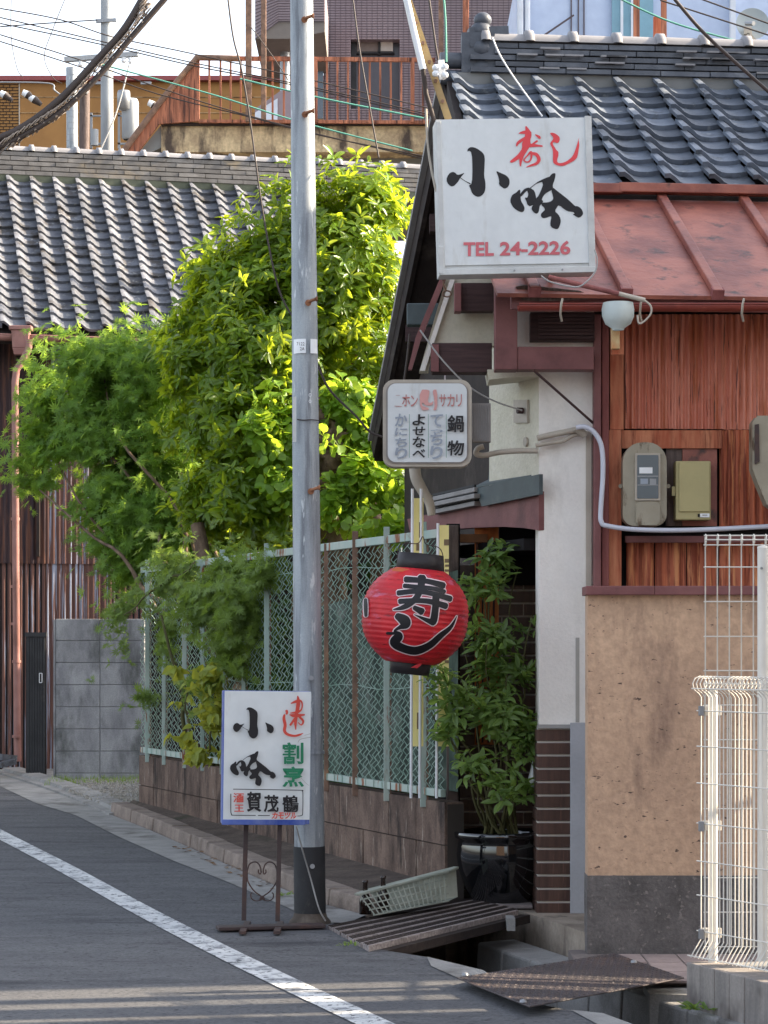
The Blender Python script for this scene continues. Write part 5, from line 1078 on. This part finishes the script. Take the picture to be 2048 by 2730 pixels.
# white mesh fences
wf = thing('mesh_fence', 'tall white wire mesh fence with looped top facing the street corner', 'fence', P(1960,2560,10.6), 'white wire mesh fences')
d1 = 10.62; r_ = .0028
zt_, zb_ = P(0,1425,d1).z, P(0,2540,d1).z
for i in range(14):
    x = P(1881,0,d1).x+i*.0515
    lp = [(x, d1, zb_), (x, d1, zt_-.055), (x, d1-.035, zt_-.03), (x, d1-.035, zt_-.008), (x, d1-.012, zt_), (x, d1+.006, zt_-.012), (x, d1+.004, zt_-.045)]
    part('wire', MB().tube(lp, r_, 6), m_wfence, wf)
xa, xb = P(1876,0,d1).x, P(1876,0,d1).x+.73
for y in (1512,1604,1697,1788,1880,1972,2064,2156,2248,2340,2432,2524): z = P(0,y,d1).z; part('wire', MB().tube([(xa,d1-.004,z),(xb,d1-.004,z)], r_, 6), m_wfence, wf)
for y, o_ in ((1428,-.012),(1440,-.037),(1453,0)): z = P(0,y,d1).z; part('wire', MB().tube([(xa,d1+o_,z),(xb,d1+o_,z)], r_, 6), m_wfence, wf)
part('post', MB().tube([P(2036,2570,10.5), P(2036,1462,10.5)], .026, 16), m_wfence, wf); part('post_cap', MB().lathe([(.027,0),(.026,.008),(0,.014)], P(2036,1462,10.5), 16), m_wfence, wf)
part('clamp', MB().tube([P(2031,1515,10.47), P(2031,1515,10.465)], .006, 8), m_metal, wf)
wn = thing('mesh_fence', 'low white wire mesh fence with rolled top running towards the camera', 'fence', V((1.3,10,.2)), 'white wire mesh fences')
N0 = P(1868,0,10.1); N0 = V((N0.x, 10.1, 0)); dn = V((.27, -.52, 0)).normalized(); outn = V((-dn.y, dn.x, 0)); outn = -outn if outn.x > 0 else outn
def nz_(y, k): return P(0, y, 10.1).z
zt2, zb2 = P(0,1803,10.1).z, P(0,2548,10.1).z
for i in range(46):
    c = N0+dn*(i*.0262+.004); f = lambda o_, z: tuple(c+outn*o_+V((0,0,z)))
    lp = [f(.05, zb2-.004), f(.035, zb2+.02), f(.0, zb2+.07), f(0, zt2-.085), f(.012, zt2-.07), f(.034, zt2-.055), f(.042, zt2-.03), f(.03, zt2-.008), f(.005, zt2), f(-.02, zt2-.01), f(-.028, zt2-.035), f(-.015, zt2-.055)]
    part('wire', MB().tube(lp, r_*.95, 5), m_wfence, wn)
for z in [P(0,y,10.1).z for y in (1895,1990,2088,2195,2296,2387,2482)]+[zb2+.002]:
    o_ = .05 if z < zb2+.01 else .004; part('wire', MB().tube([N0+outn*o_+V((0,0,z))-dn*.02, N0+dn*1.2+outn*o_+V((0,0,z))], r_, 6), m_wfence, wn)
for o_, dz in ((.036,-.05),(.0,-.001),(-.028,-.03)): part('wire', MB().tube([N0+outn*o_+V((0,0,zt2+dz))-dn*.01, N0+dn*1.2+outn*o_+V((0,0,zt2+dz))], r_, 6), m_wfence, wn)
for s_ in (.045, 1.1): c = N0+dn*s_-outn*.03; part('post', MB().tube([c+V((0,0,.2)), c+V((0,0,zt2-.05))], .019, 14), m_wfence, wn)
for y in (1895,2203,2490): c = P(1868,y,10.08); part('clip', MB().box(c.x-.008, c.x+.012, 10.06, 10.09, c.z-.02, c.z+.02), m_metal, wn, bevel=.002); part('clip_arm', MB().box(c.x+.012, c.x+.09, 10.11, 10.125, c.z-.02, c.z+.02), m_wfence, wn, bevel=.002)
bw2 = thing('retaining_wall', 'low concrete retaining wall of upright slabs under the white mesh fence', 'wall', V((1.3,10,0)))
r0 = V((PZ(1830,2563,.215).x, PZ(1830,2563,.215).y, 0)); dn2 = V((.36,-1,0)).normalized(); on2 = V((-1,-.36,0)).normalized()
for i in range(14):
    a = r0+dn2*(i*.125+.002); b = r0+dn2*((i+1)*.125-.002); j = on2*random.uniform(0,.003)
    fixn(part('slab', MB().hexa([a+j-V((0,0,.3)), b+j-V((0,0,.3)), b-on2*.16-V((0,0,.3)), a-on2*.16-V((0,0,.3)), a+j+V((0,0,.212)), b+j+V((0,0,.212)), b-on2*.16+V((0,0,.212)), a-on2*.16+V((0,0,.212))]), M('slab_concrete', rgb(150,142,136), rgb(124,118,114), rgb(86,78,72), sc_=6, st=(3,3,.6), rough=.95, bump=.4, bs=80, rnd=.08, grain=.1) if 'slab_concrete' not in bpy.data.materials else bpy.data.materials['slab_concrete'], bw2, bevel=.004))
part('back_fill', MB().hexa([r0-on2*.17+V((0,0,-.3)), r0+dn2*1.8-on2*.17+V((0,0,-.3)), r0+dn2*1.8-on2*3+V((0,0,-.3)), r0-on2*3+V((0,0,-.3)), r0-on2*.17+V((0,0,.20)), r0+dn2*1.8-on2*.17+V((0,0,.20)), r0+dn2*1.8-on2*3+V((0,0,.20)), r0-on2*3+V((0,0,.20))]), m_conc, bw2)
def weed(name, label, c, r, n, L, mat, group=None, kind='lance'):
    T_ = []
    for i in range(n): a = rng.random()*6.28; d = V((math.cos(a), math.sin(a), .3+rng.random()*1.2)).normalized(); nn = V((-d.x*.5, -d.y*.5, 1)); nn = (nn-d*nn.dot(d)).normalized(); T_.append((V(c)+V((rng.uniform(-r,r), rng.uniform(-r,r)*.5, 0)), d, nn, L*(.6+.6*rng.random())))
    t_ = thing(name, label, 'weed', c, group); leaves(t_, kind, T_, mat, n_obj=min(n, 40))
weed('weed', 'green weed sprouting from the gutter kerb below the white fence', PZ(1862,2692,.05), .05, 22, .055, l_shr)
weed('weed', 'small weed at the kerb just left of the pole foot', G(765,2388,.01), .05, 18, .04, l_fine)
weed('weed', 'tiny weeds along the lower edge of the plank ramp', G(960,2520,.01), .09, 26, .025, l_fine)
gt_ = MB()
for i in range(900):
    x = rng.uniform(-2.98,-2.0); y = rng.uniform(21.6,22.37); z = gz(y)+.03; h = rng.uniform(.02,.06); a = rng.random()*6.28
    gt_.add([(x-.004*math.cos(a),y-.004*math.sin(a),z-.02),(x+.004*math.cos(a),y+.004*math.sin(a),z-.02),(x+rng.uniform(-.03,.03),y+rng.uniform(-.02,.02),z+h)],[(0,1,2)])
part('grass', gt_, l_fine, kind='stuff', label='short grass at the foot of the grey block wall')
lv_ = MB()
for i in range(60):
    t_ = rng.random(); c = kf[2].lerp(kf[4], t_)+V((-rng.random()*.12, 0, .008)); a = rng.random()*6.28; s_ = .018
    lv_.add([c+V((s_*math.cos(a+k), s_*math.sin(a+k)*.5, .004*(k%2)))for k in (0,1.6,3.1,4.6)], [(0,1,2,3)])
part('dead_leaves', lv_, plain('dead_leaf', rgb(120,92,66)), kind='stuff')

# ---------------------------------------------------------------- far buildings
ter = thing('roof_terrace', 'mottled concrete roof terrace with rusty railings and a rust streaked stair side', 'terrace', P(700,420,31))
dT = 31
part('terrace_slab', MB().pbox(430,1250,332,405,dT,4), m_slab, ter)
part('slab_edge', MB().pbox(430,1250,326,334,dT-.05,.2), m_eave, ter)
part('under_wall', MB().pbox(330,1250,404,520,dT+.4,3.5), m_gslab, ter)
part('slanted_end', MB().prism([P(x,y,dT+.02) for x,y in ((430,333),(432,392),(405,405),(372,405))], (0,2,0)), m_gslab, ter)
part('stair_side', MB().prism([P(x,y,dT-.1) for x,y in ((532,155),(532,322),(424,330),(368,406),(330,404),(352,368),(420,285),(475,215))], (0,.05,0)), m_rustrail, ter)
part('stair_rail', MB().tube([P(330,402,dT-.12), P(430,268,dT-.12), P(526,152,dT-.12), P(640,156,dT-.12)], .04, 8), m_rust, ter)
part('top_rail', MB().bar(P(526,155,dT-.1), P(1160,160,dT-.1), .05, .05), m_rustrail, ter); part('bottom_rail', MB().bar(P(530,323,dT-.1), P(1160,326,dT-.1), .04, .04), m_rustrail, ter)
for x in [558,588,615,642,668,700,727,757,844,872,900,928,957,986,1014,1042,1070,1100,1128]: part('baluster', MB().bar(P(x,158,dT-.1), P(x,323,dT-.1), .025, .025, up=(0,1,0)), m_rustrail, ter)
for x in (841,1100): part('rail_post', MB().bar(P(x,155,dT-.12), P(x,326,dT-.12), .05, .05, up=(0,1,0)), m_rustrail, ter)
for x, w_, y1, lab in ((663,.075,325,'left of the two tall rusty posts rising from the terrace'),(703,.062,318,'right of the two tall rusty posts rising from the terrace'),(1176,.06,160,'tall yellow rusted post behind the sign bracket'),(1242,.075,180,'tall rusty post left of the roof ridge end')):
    o = part('steel_post', MB().bar(P(x,-40,dT-.3), P(x,y1,dT-.3), w_, w_, up=(0,1,0)), m_rust if x != 1242 else m_rustrail, bevel=.005, label=lab, cat='post', group='rusty steel posts')
apt = thing('apartment_building', 'mauve tiled apartment block with a projecting balcony and one dark window', 'building', P(1000,330,46))
dA = 46
part('wall', MB().pbox(863,935,-60,360,dA,8).pbox(1066,1376,-60,360,dA,8).pbox(935,1066,-60,104,dA,8).pbox(935,1066,290,360,dA,8), m_mauve, apt)
mbh, k = MB(), 0
for y in range(-50,350,7):
    for x0, x1 in (((863,1376),) if y < 100 or y > 288 else ((863,934),(1067,1376))): mbh.pbox(x0,x1,y,y+1.1,dA-.012,.01)
part('tile_joints', mbh, m_groove, apt, kind='stuff')
mbv = MB()
for x in range(866,1376,14):
    if 934 < x < 1067: mbv.pbox(x,x+.8,-60,103,dA-.011,.01); mbv.pbox(x,x+.8,291,350,dA-.011,.01)
    else: mbv.pbox(x,x+.8,-60,350,dA-.011,.01)
part('tile_joints', mbv, m_groove, apt, kind='stuff')
wd_ = part('window', MB().pbox(936,1066,105,290,dA+.3,.1), plain('window_dark', rgb(78,76,84), rough=.3), apt)
part('window_frame', MB().pbox(936,950,105,290,dA+.2,.1).pbox(1008,1014,105,145,dA+.2,.1).pbox(950,1052,138,142,dA+.2,.1), m_black, wd_)
part('blind', MB().pbox(1015,1048,107,136,dA+.22,.05), plain('paper_blind', rgb(190,184,176)), wd_); part('blind', MB().pbox(952,1008,105,137,dA+.24,.05), plain('brown_pane', rgb(120,110,106)), wd_)
part('window', MB().pbox(1312,1376,76,120,dA-.02,.03), m_black, apt)
bal = part('balcony', MB().prism([P(x,y,dA-3.0) for x,y in ((680,-60),(680,103),(743,55),(743,-60))], (0,3,0)), m_mauve, apt)
part('balcony_front', MB().pbox(743,866,-60,55,dA-3.0,3), m_mauve, apt)
mbh = MB()
for i in range(16): y = -48+i*7; mbh.pbox(743,866,y,y+1.1,dA-3.012,.01); mbh.bar(P(743,y,dA-3.01), P(680,y+46*(y+60)/115,dA-3.01), .01, .008)
part('tile_joints', mbh, m_groove, apt, kind='stuff')
part('balcony_soffit', MB().prism([P(x,y,dA-2.98) for x,y in ((680,103),(743,55),(866,36),(866,85),(770,103))], (0,3,0)), plain('soffit', rgb(120,112,106)), apt)
part('drain_pipe', MB().tube([P(760,104,dA-2), P(760,330,dA-2)], .09, 10), m_metal, apt)
part('lower_block', MB().prism([P(x,y,dA-2.5) for x,y in ((680,330),(680,290),(748,242),(836,242),(836,330))], (0,2,0)), m_mauve, apt); part('lower_glass', MB().pbox(838,862,190,315,dA-1.5,.1), m_glass, apt); part('white_sheet', MB().prism([P(x,y,dA-2.55) for x,y in ((680,330),(680,300),(740,262),(740,330))], (0,.02,0)), m_pale2, apt)
wbld = thing('white_building', 'pale blue white building behind the shop roof with slim windows', 'building', P(1700,130,30))
part('wall', MB().pbox(1378,2300,-60,360,30,6), m_pale, wbld)
for x0, x1 in ((1380,1396),(1400,1414)): part('downpipe', MB().pbox(x0,x1,-60,118,29.9,.08), m_pale2, wbld, bevel=.02)
for x in (1522,1541,1556): part('wall_joint', MB().pbox(x,x+3,-60,125,29.98,.03), m_groove, wbld)
part('window', MB().pbox(1632,1690,-60,120,29.95,.05), m_cyan, wbld); part('window_frame', MB().pbox(1655,1662,-60,120,29.92,.05).pbox(1683,1692,-60,120,29.92,.05), m_pale2, wbld)
part('window', MB().pbox(1705,1742,-60,112,29.95,.05), m_cyan, wbld)
part('ledge', MB().bar(P(1430,108,29.9), P(1530,40,29.9), .02, .02), m_groove, wbld); part('corner_trim', MB().pbox(1948,1962,-60,130,29.9,.1), m_pale2, wbld)
for x, w_, y0, lab in ((1697,.10,-60,'rusty post in front of the pale building, left of two'),(1770,.09,-60,'rusty post in front of the pale building, right of two')): part('steel_post', MB().bar(P(x,y0,25), P(x,130,25), w_*.6, w_*.6, up=(0,1,0)), m_rustrail, label=lab, cat='post', group='rusty steel posts')
part('steel_post', MB().pbox(1743,1765,44,130,25.1,.05), m_tinflat, label='short broad rusty plate fixed beside the right rusty post', cat='post')
ds = thing('satellite_dish', 'grey satellite dish with a yellow bracket at the top right corner', 'dish', P(2006,66,22))
aim = Matrix.Rotation(math.radians(-78), 3, 'X') @ Matrix.Rotation(math.radians(10), 3, 'Y')
part('reflector', MB().lathe([(0,0),(.05,.002),(.1,.01),(.148,.025)], P(2006,66,22), 32, Matrix.Rotation(math.radians(80), 3, 'X')), plain('dish_grey', rgb(150,158,160), rough=.5), ds)
part('bracket', MB().pbox(1985,2005,70,90,21.9,.05).pbox(1992,1998,88,128,21.9,.03).bar(P(2000,90,21.9), P(2030,128,21.9), .02, .02), m_beige, ds); part('lnb', MB().tube([P(1990,62,21.8), P(2010,62,21.7)], .02, 8), m_metal, ds)
oc = thing('ochre_building', 'flat roofed ochre building with maroon coping far behind the old roof', 'building', P(400,400,62))
part('wall', MB().pbox(-200,900,212,560,62,10), m_ochre, oc); part('coping', MB().pbox(-200,900,201,213,61.8,.5), m_coping, oc)
mb = MB()
for i, y in enumerate(range(224,400,8)): mb.pbox(-60,50,y,y+1.3,61.98,.02); [mb.pbox(x+(8 if i % 2 else 0),x+(8 if i % 2 else 0)+1.2,y,y+8,61.985,.02) for x in range(-60,42,17)]
part('brick_joints', mb, m_eave, oc, kind='stuff'); part('corner_strip', MB().pbox(50,53,212,400,61.97,.03), m_beige, oc)
for y in (258,300): part('wall_joint', MB().pbox(53,900,y,y+1.2,61.98,.02), m_slab, oc)
for x in (250,375): part('rail_box', MB().pbox(x,x+28,217,224,61.7,.1), m_metal, oc)
cp = thing('concrete_utility_pole', 'tall concrete utility pole with crossarm and transformers beyond the roof', 'pole', P(286,420,38))
part('shaft', MB().tube([P(286,460,38), P(284,-60,38)], [.10,.088], 18), m_cpole, cp)
part('crossarm', MB().bar(P(172,159,37.8), P(368,144,37.8), .09, .07), m_cpole, cp)
part('clamp_arm', MB().bar(P(256,56,37.9), P(310,53,37.9), .05, .05), m_metal, cp)
for x, y in ((330,158),(348,160),(215,168)): part('insulator', MB().lathe([(0,.05),(.03,.045),(.045,.02),(.025,0),(.045,-.02),(.025,-.05),(0,-.06)], P(x,y,37.8), 10), m_porc, cp)
part('transformer', MB().lathe([(0,.33),(.11,.32),(.13,.27),(.13,-.27),(.1,-.3)], P(347,320,37.7), 18), m_cpole, cp); part('transformer', MB().lathe([(0,.17),(.09,.16),(.1,.12),(.1,-.12),(0,-.15)], P(330,270,37.6), 16), m_metal, cp)
for x in (246,320): part('steel_bracket', MB().pbox(x-6,x,300,395,37.7,.05).pbox(x-6,x+24,306,310,37.7,.05).pbox(x-6,x+24,380,385,37.7,.05), m_metal, cp)
part('meter_can', MB().tube([P(252,345,37.6), P(252,388,37.6)], .06, 12), m_cpole, cp)
p2_ = thing('steel_pole', 'short thick ribbed steel pole left of the concrete utility pole', 'pole', P(190,420,36)); part('shaft', MB().tube([P(193,440,36), P(191,181,36)], .082, 18), m_pole, p2_)
for i in range(14): part('band', MB().tube([P(192,200+i*16,36), P(192,201.5+i*16,36)], .084, 18), m_metal, p2_)
p3_ = thing('dark_pole', 'weathered dark pole between the ribbed steel pole and the concrete pole', 'pole', P(224,420,37)); part('shaft', MB().tube([P(224,440,37), P(226,225,37)], .077, 16), m_wood, p3_)
part('lamp_ring', MB().lathe([(.0,.05),(.07,.04),(.08,0),(.06,-.03)], P(222,245,36.8), 14), m_metal, p3_)
for x, y, lab in ((10,252,'white and black line insulator at the left picture edge'),(70,250,'white line insulator in the middle of the three'),(88,263,'line insulator on the right of the three by the brick wall'),(405,277,'dark line switch beside the sloping rusty stair side')):
    t_ = thing('line_insulator', lab, 'insulator', P(x,y,36), 'line insulators'); part('porcelain', MB().tube([P(x-9,y-4,36), P(x+3,y+2,36)], [.045,.055], 10), m_porc, t_); part('black_cap', MB().tube([P(x+3,y+2,36), P(x+22,y+16,36)], [.06,.03], 10), m_cable, t_)

# ---------------------------------------------------------------- cables
def W(pts, r, mat, lab, d=None, grp='overhead cables'):
    P3 = [P(*(p if len(p) == 3 else (*p, d))) for p in pts]; return wire(P3, r, mat, 'cable', lab, 'cable', group=grp)
W([(-400,560),(-60,395),(60,340),(160,265),(250,170),(330,80),(390,-20)], .036, m_cable, 'thick black telephone cable in the upper of two bundled strands', 22)
W([(-400,590),(-60,420),(60,362),(160,300),(260,205),(350,100),(450,-15)], .028, m_cable, 'thick black cable in the lower strand of the bundle at top left', 22)
mb = MB(); 
sp_pts = [P(*p, 22) for p in ((-400,565),(-40,398),(40,355),(110,312),(165,275),(225,212),(290,140),(340,85),(372,40),(385,-10))]; cc = [V(p) for p in catmull([tuple(p) for p in sp_pts], 24)]
hel = []
for i, p in enumerate(cc): a = i*1.15; hel.append(p+V((.062*math.cos(a)*.7, .05*math.sin(a), .062*math.cos(a)*.8-.02)))
mb.tube(hel, .006, 4); mb.tube([h+V((.03,.02,-.04)) for h in hel[::2]], .007, 4)
part('cable_lashing', mb, plain('lashing', rgb(150,136,124), rough=.6), label='wavy lashing wire wound round the cable bundle', cat='cable')
for pts, lab in ((((0,22),(160,52),(300,98),(500,140),(860,220),(1150,290)),'uppermost thin cable crossing the sky at the left'),(((0,46),(270,110),(520,168),(870,240),(1145,305)),'second thin cable crossing the sky at the left'),(((0,62),(260,116),(520,176),(700,210),(870,246),(1145,312)),'third thin cable crossing the sky at the left'),
    (((0,92),(200,155),(400,225),(600,290),(860,360),(1140,425)),'lower thin cable falling in front of the stair side'),(((0,110),(220,180),(420,250),(660,310),(860,362),(1140,418)),'lowest thin cable falling past the railing'),(((0,71),(120,62),(260,53)),'thin cable from the left edge to the concrete pole')):
    W(pts, .0062, m_cable, lab, 24)
W([(265,170),(560,250),(790,322),(1100,402)], .008, m_cableg, 'pale green cable falling under the railing', 24); W([(640,210),(860,262),(1130,315)], .009, m_cableg, 'pale green cable crossing in front of the balusters', 23)
W([(1640,-10),(1780,55),(1950,105),(2070,130)], .007, m_cableg, 'green cable crossing the pale building', 18); W([(1760,0),(1900,45),(2070,100)], .006, m_cable, 'black cable crossing the pale building below the top edge', 18)
W([(1793,-10),(1870,80),(1960,165),(2070,262)], .010, m_cable, 'thick black cable cutting diagonally over the right roof', 13); W([(1850,-10),(2070,70)], .006, m_cable, 'thin black cable at the top right corner', 18)
W([(1313,100),(1335,150),(1380,220),(1446,310)], .0045, m_porc, 'white cable drooping over the roof tiles to the big sign', 12.6)
W([(1136,290),(1140,380),(1150,450),(1163,510)], .006, m_beige, 'pale cable hanging left of the big sign', 11.85)
W([(607,-10),(622,100),(645,190),(668,330),(700,560),(740,760),(783,850)], .0055, m_cable, 'thin cable sagging down in front of the trees to the pole', 14)
W([(940,-10),(960,140),(990,310),(1010,420)], .007, m_cable, 'thin vertical cable in front of the apartment window', 20); W([(1143,-10),(1160,110),(1170,170)], .006, m_cable, 'thin cable dropping to the roof edge insulators', 12.4); W([(1183,-10),(1188,60),(1190,165)], .0055, m_cableg, 'green cable dropping to the roof edge insulators', 12.2)
W([(848,975),(880,1040),(950,1110),(985,1150),(1020,1165)], .006, m_cable, 'cable running from the pole to the small sign', 12.3); W([(30,-10),(30,100),(45,180),(60,205)], .006, m_cable, 'thin wire loop dropping to the line insulators, left', 34); W([(176,-10),(140,80),(118,150),(140,205),(165,222)], .006, m_cable, 'thin wire loop dropping to the line insulators, right', 34)
W([(460,-10),(400,80),(370,140)], .006, m_cablew, 'thin pale wire from the top edge to the crossarm', 36); W([(345,170),(310,300),(265,405)], .012, m_cablew, 'pale guard wire slanting down the concrete pole', 36)
W([(0,219),(130,222),(145,240),(165,255)], .012, m_metal, 'grey metal rod near the line insulators', 35); W([(668,70),(720,140),(770,215)], .006, m_cable, 'thin cable behind the tall rusty posts', 30)
W([(1092,890),(1085,960),(1070,1060),(1050,1150)], .006, m_cable, 'black wire hanging along the dark verge', 12.7)

# ---------------------------------------------------------------- unseen neighbouring houses, mostly sized and placed to cut the sunlight
def house(lab, x0, x1, y0, y1, h, rh, wall):
    t_ = thing('neighbour_house', lab, 'house', ((x0+x1)/2, y0, .1)); part('wall', MB().box(x0,x1,y0,y1,-.3,h), wall, t_)
    part('roof', MB().prism([(x0-.3,y0-.2,h),(x1+.3,y0-.2,h),((x0+x1)/2,y0-.2,h+rh)], (0,y1-y0+.4,0)), m_tile2, t_)
    for k in range(2):
        for z in (1.0, 3.6):
            yy = y0+(y1-y0)*(.25+.4*k); f_ = part('window', MB().box(x0-.03,x0-.005,yy,yy+1.2,z,z+1.1), m_glass, t_); part('window_frame', MB().box(x0-.05,x0-.031,yy+.57,yy+.63,z,z+1.1), m_pale2, f_)
house('unseen two storey house right of the shop, sized to shade it', 4.9, 8, 11.3, 16.6, 6.4, .7, m_plaster)  # out of view; its height is set by the shade on the shop roof
house('unseen low house added behind the shop to block the sun', 2.6, 8, 17.6, 27, 3.9, .8, m_plaster)  # added out of view to keep low sun off garden and ground
house('unseen two storey house by the narrow alley, sized to shade the road', 4.2, 7, -3, 9.9, 6.2, .7, m_plaster)  # out of view; its far end sets the edge of the sunlit road
house('house across the street behind the viewer', -6, 3, -19, -12, 6.0, 1.4, m_tan)

gt2 = thing('sun_slit_gate', 'unseen tall grey slatted gate added to cut sunlight into streaks on the road', 'gate', V((3.8,10.6,0)))  # added out of view; its openings shape the sun streaks
yy = 9.9
while yy < 11.5:
    wd = .12
    if not (10.10 < yy < 10.22 or 10.36 < yy < 10.93): part('slat', MB().box(3.78,3.80,yy,yy+wd,.1,4.2), m_wood, gt2)
    yy += wd+.004
for z in (.4, 2.2, 4.0): part('rail', MB().box(3.8,3.83,9.9,11.5,z,z+.02), m_wood, gt2)

house('house further left along the street beyond the view', -12, -4.75, 23.5, 31, 4.8, 1.8, m_plast2)
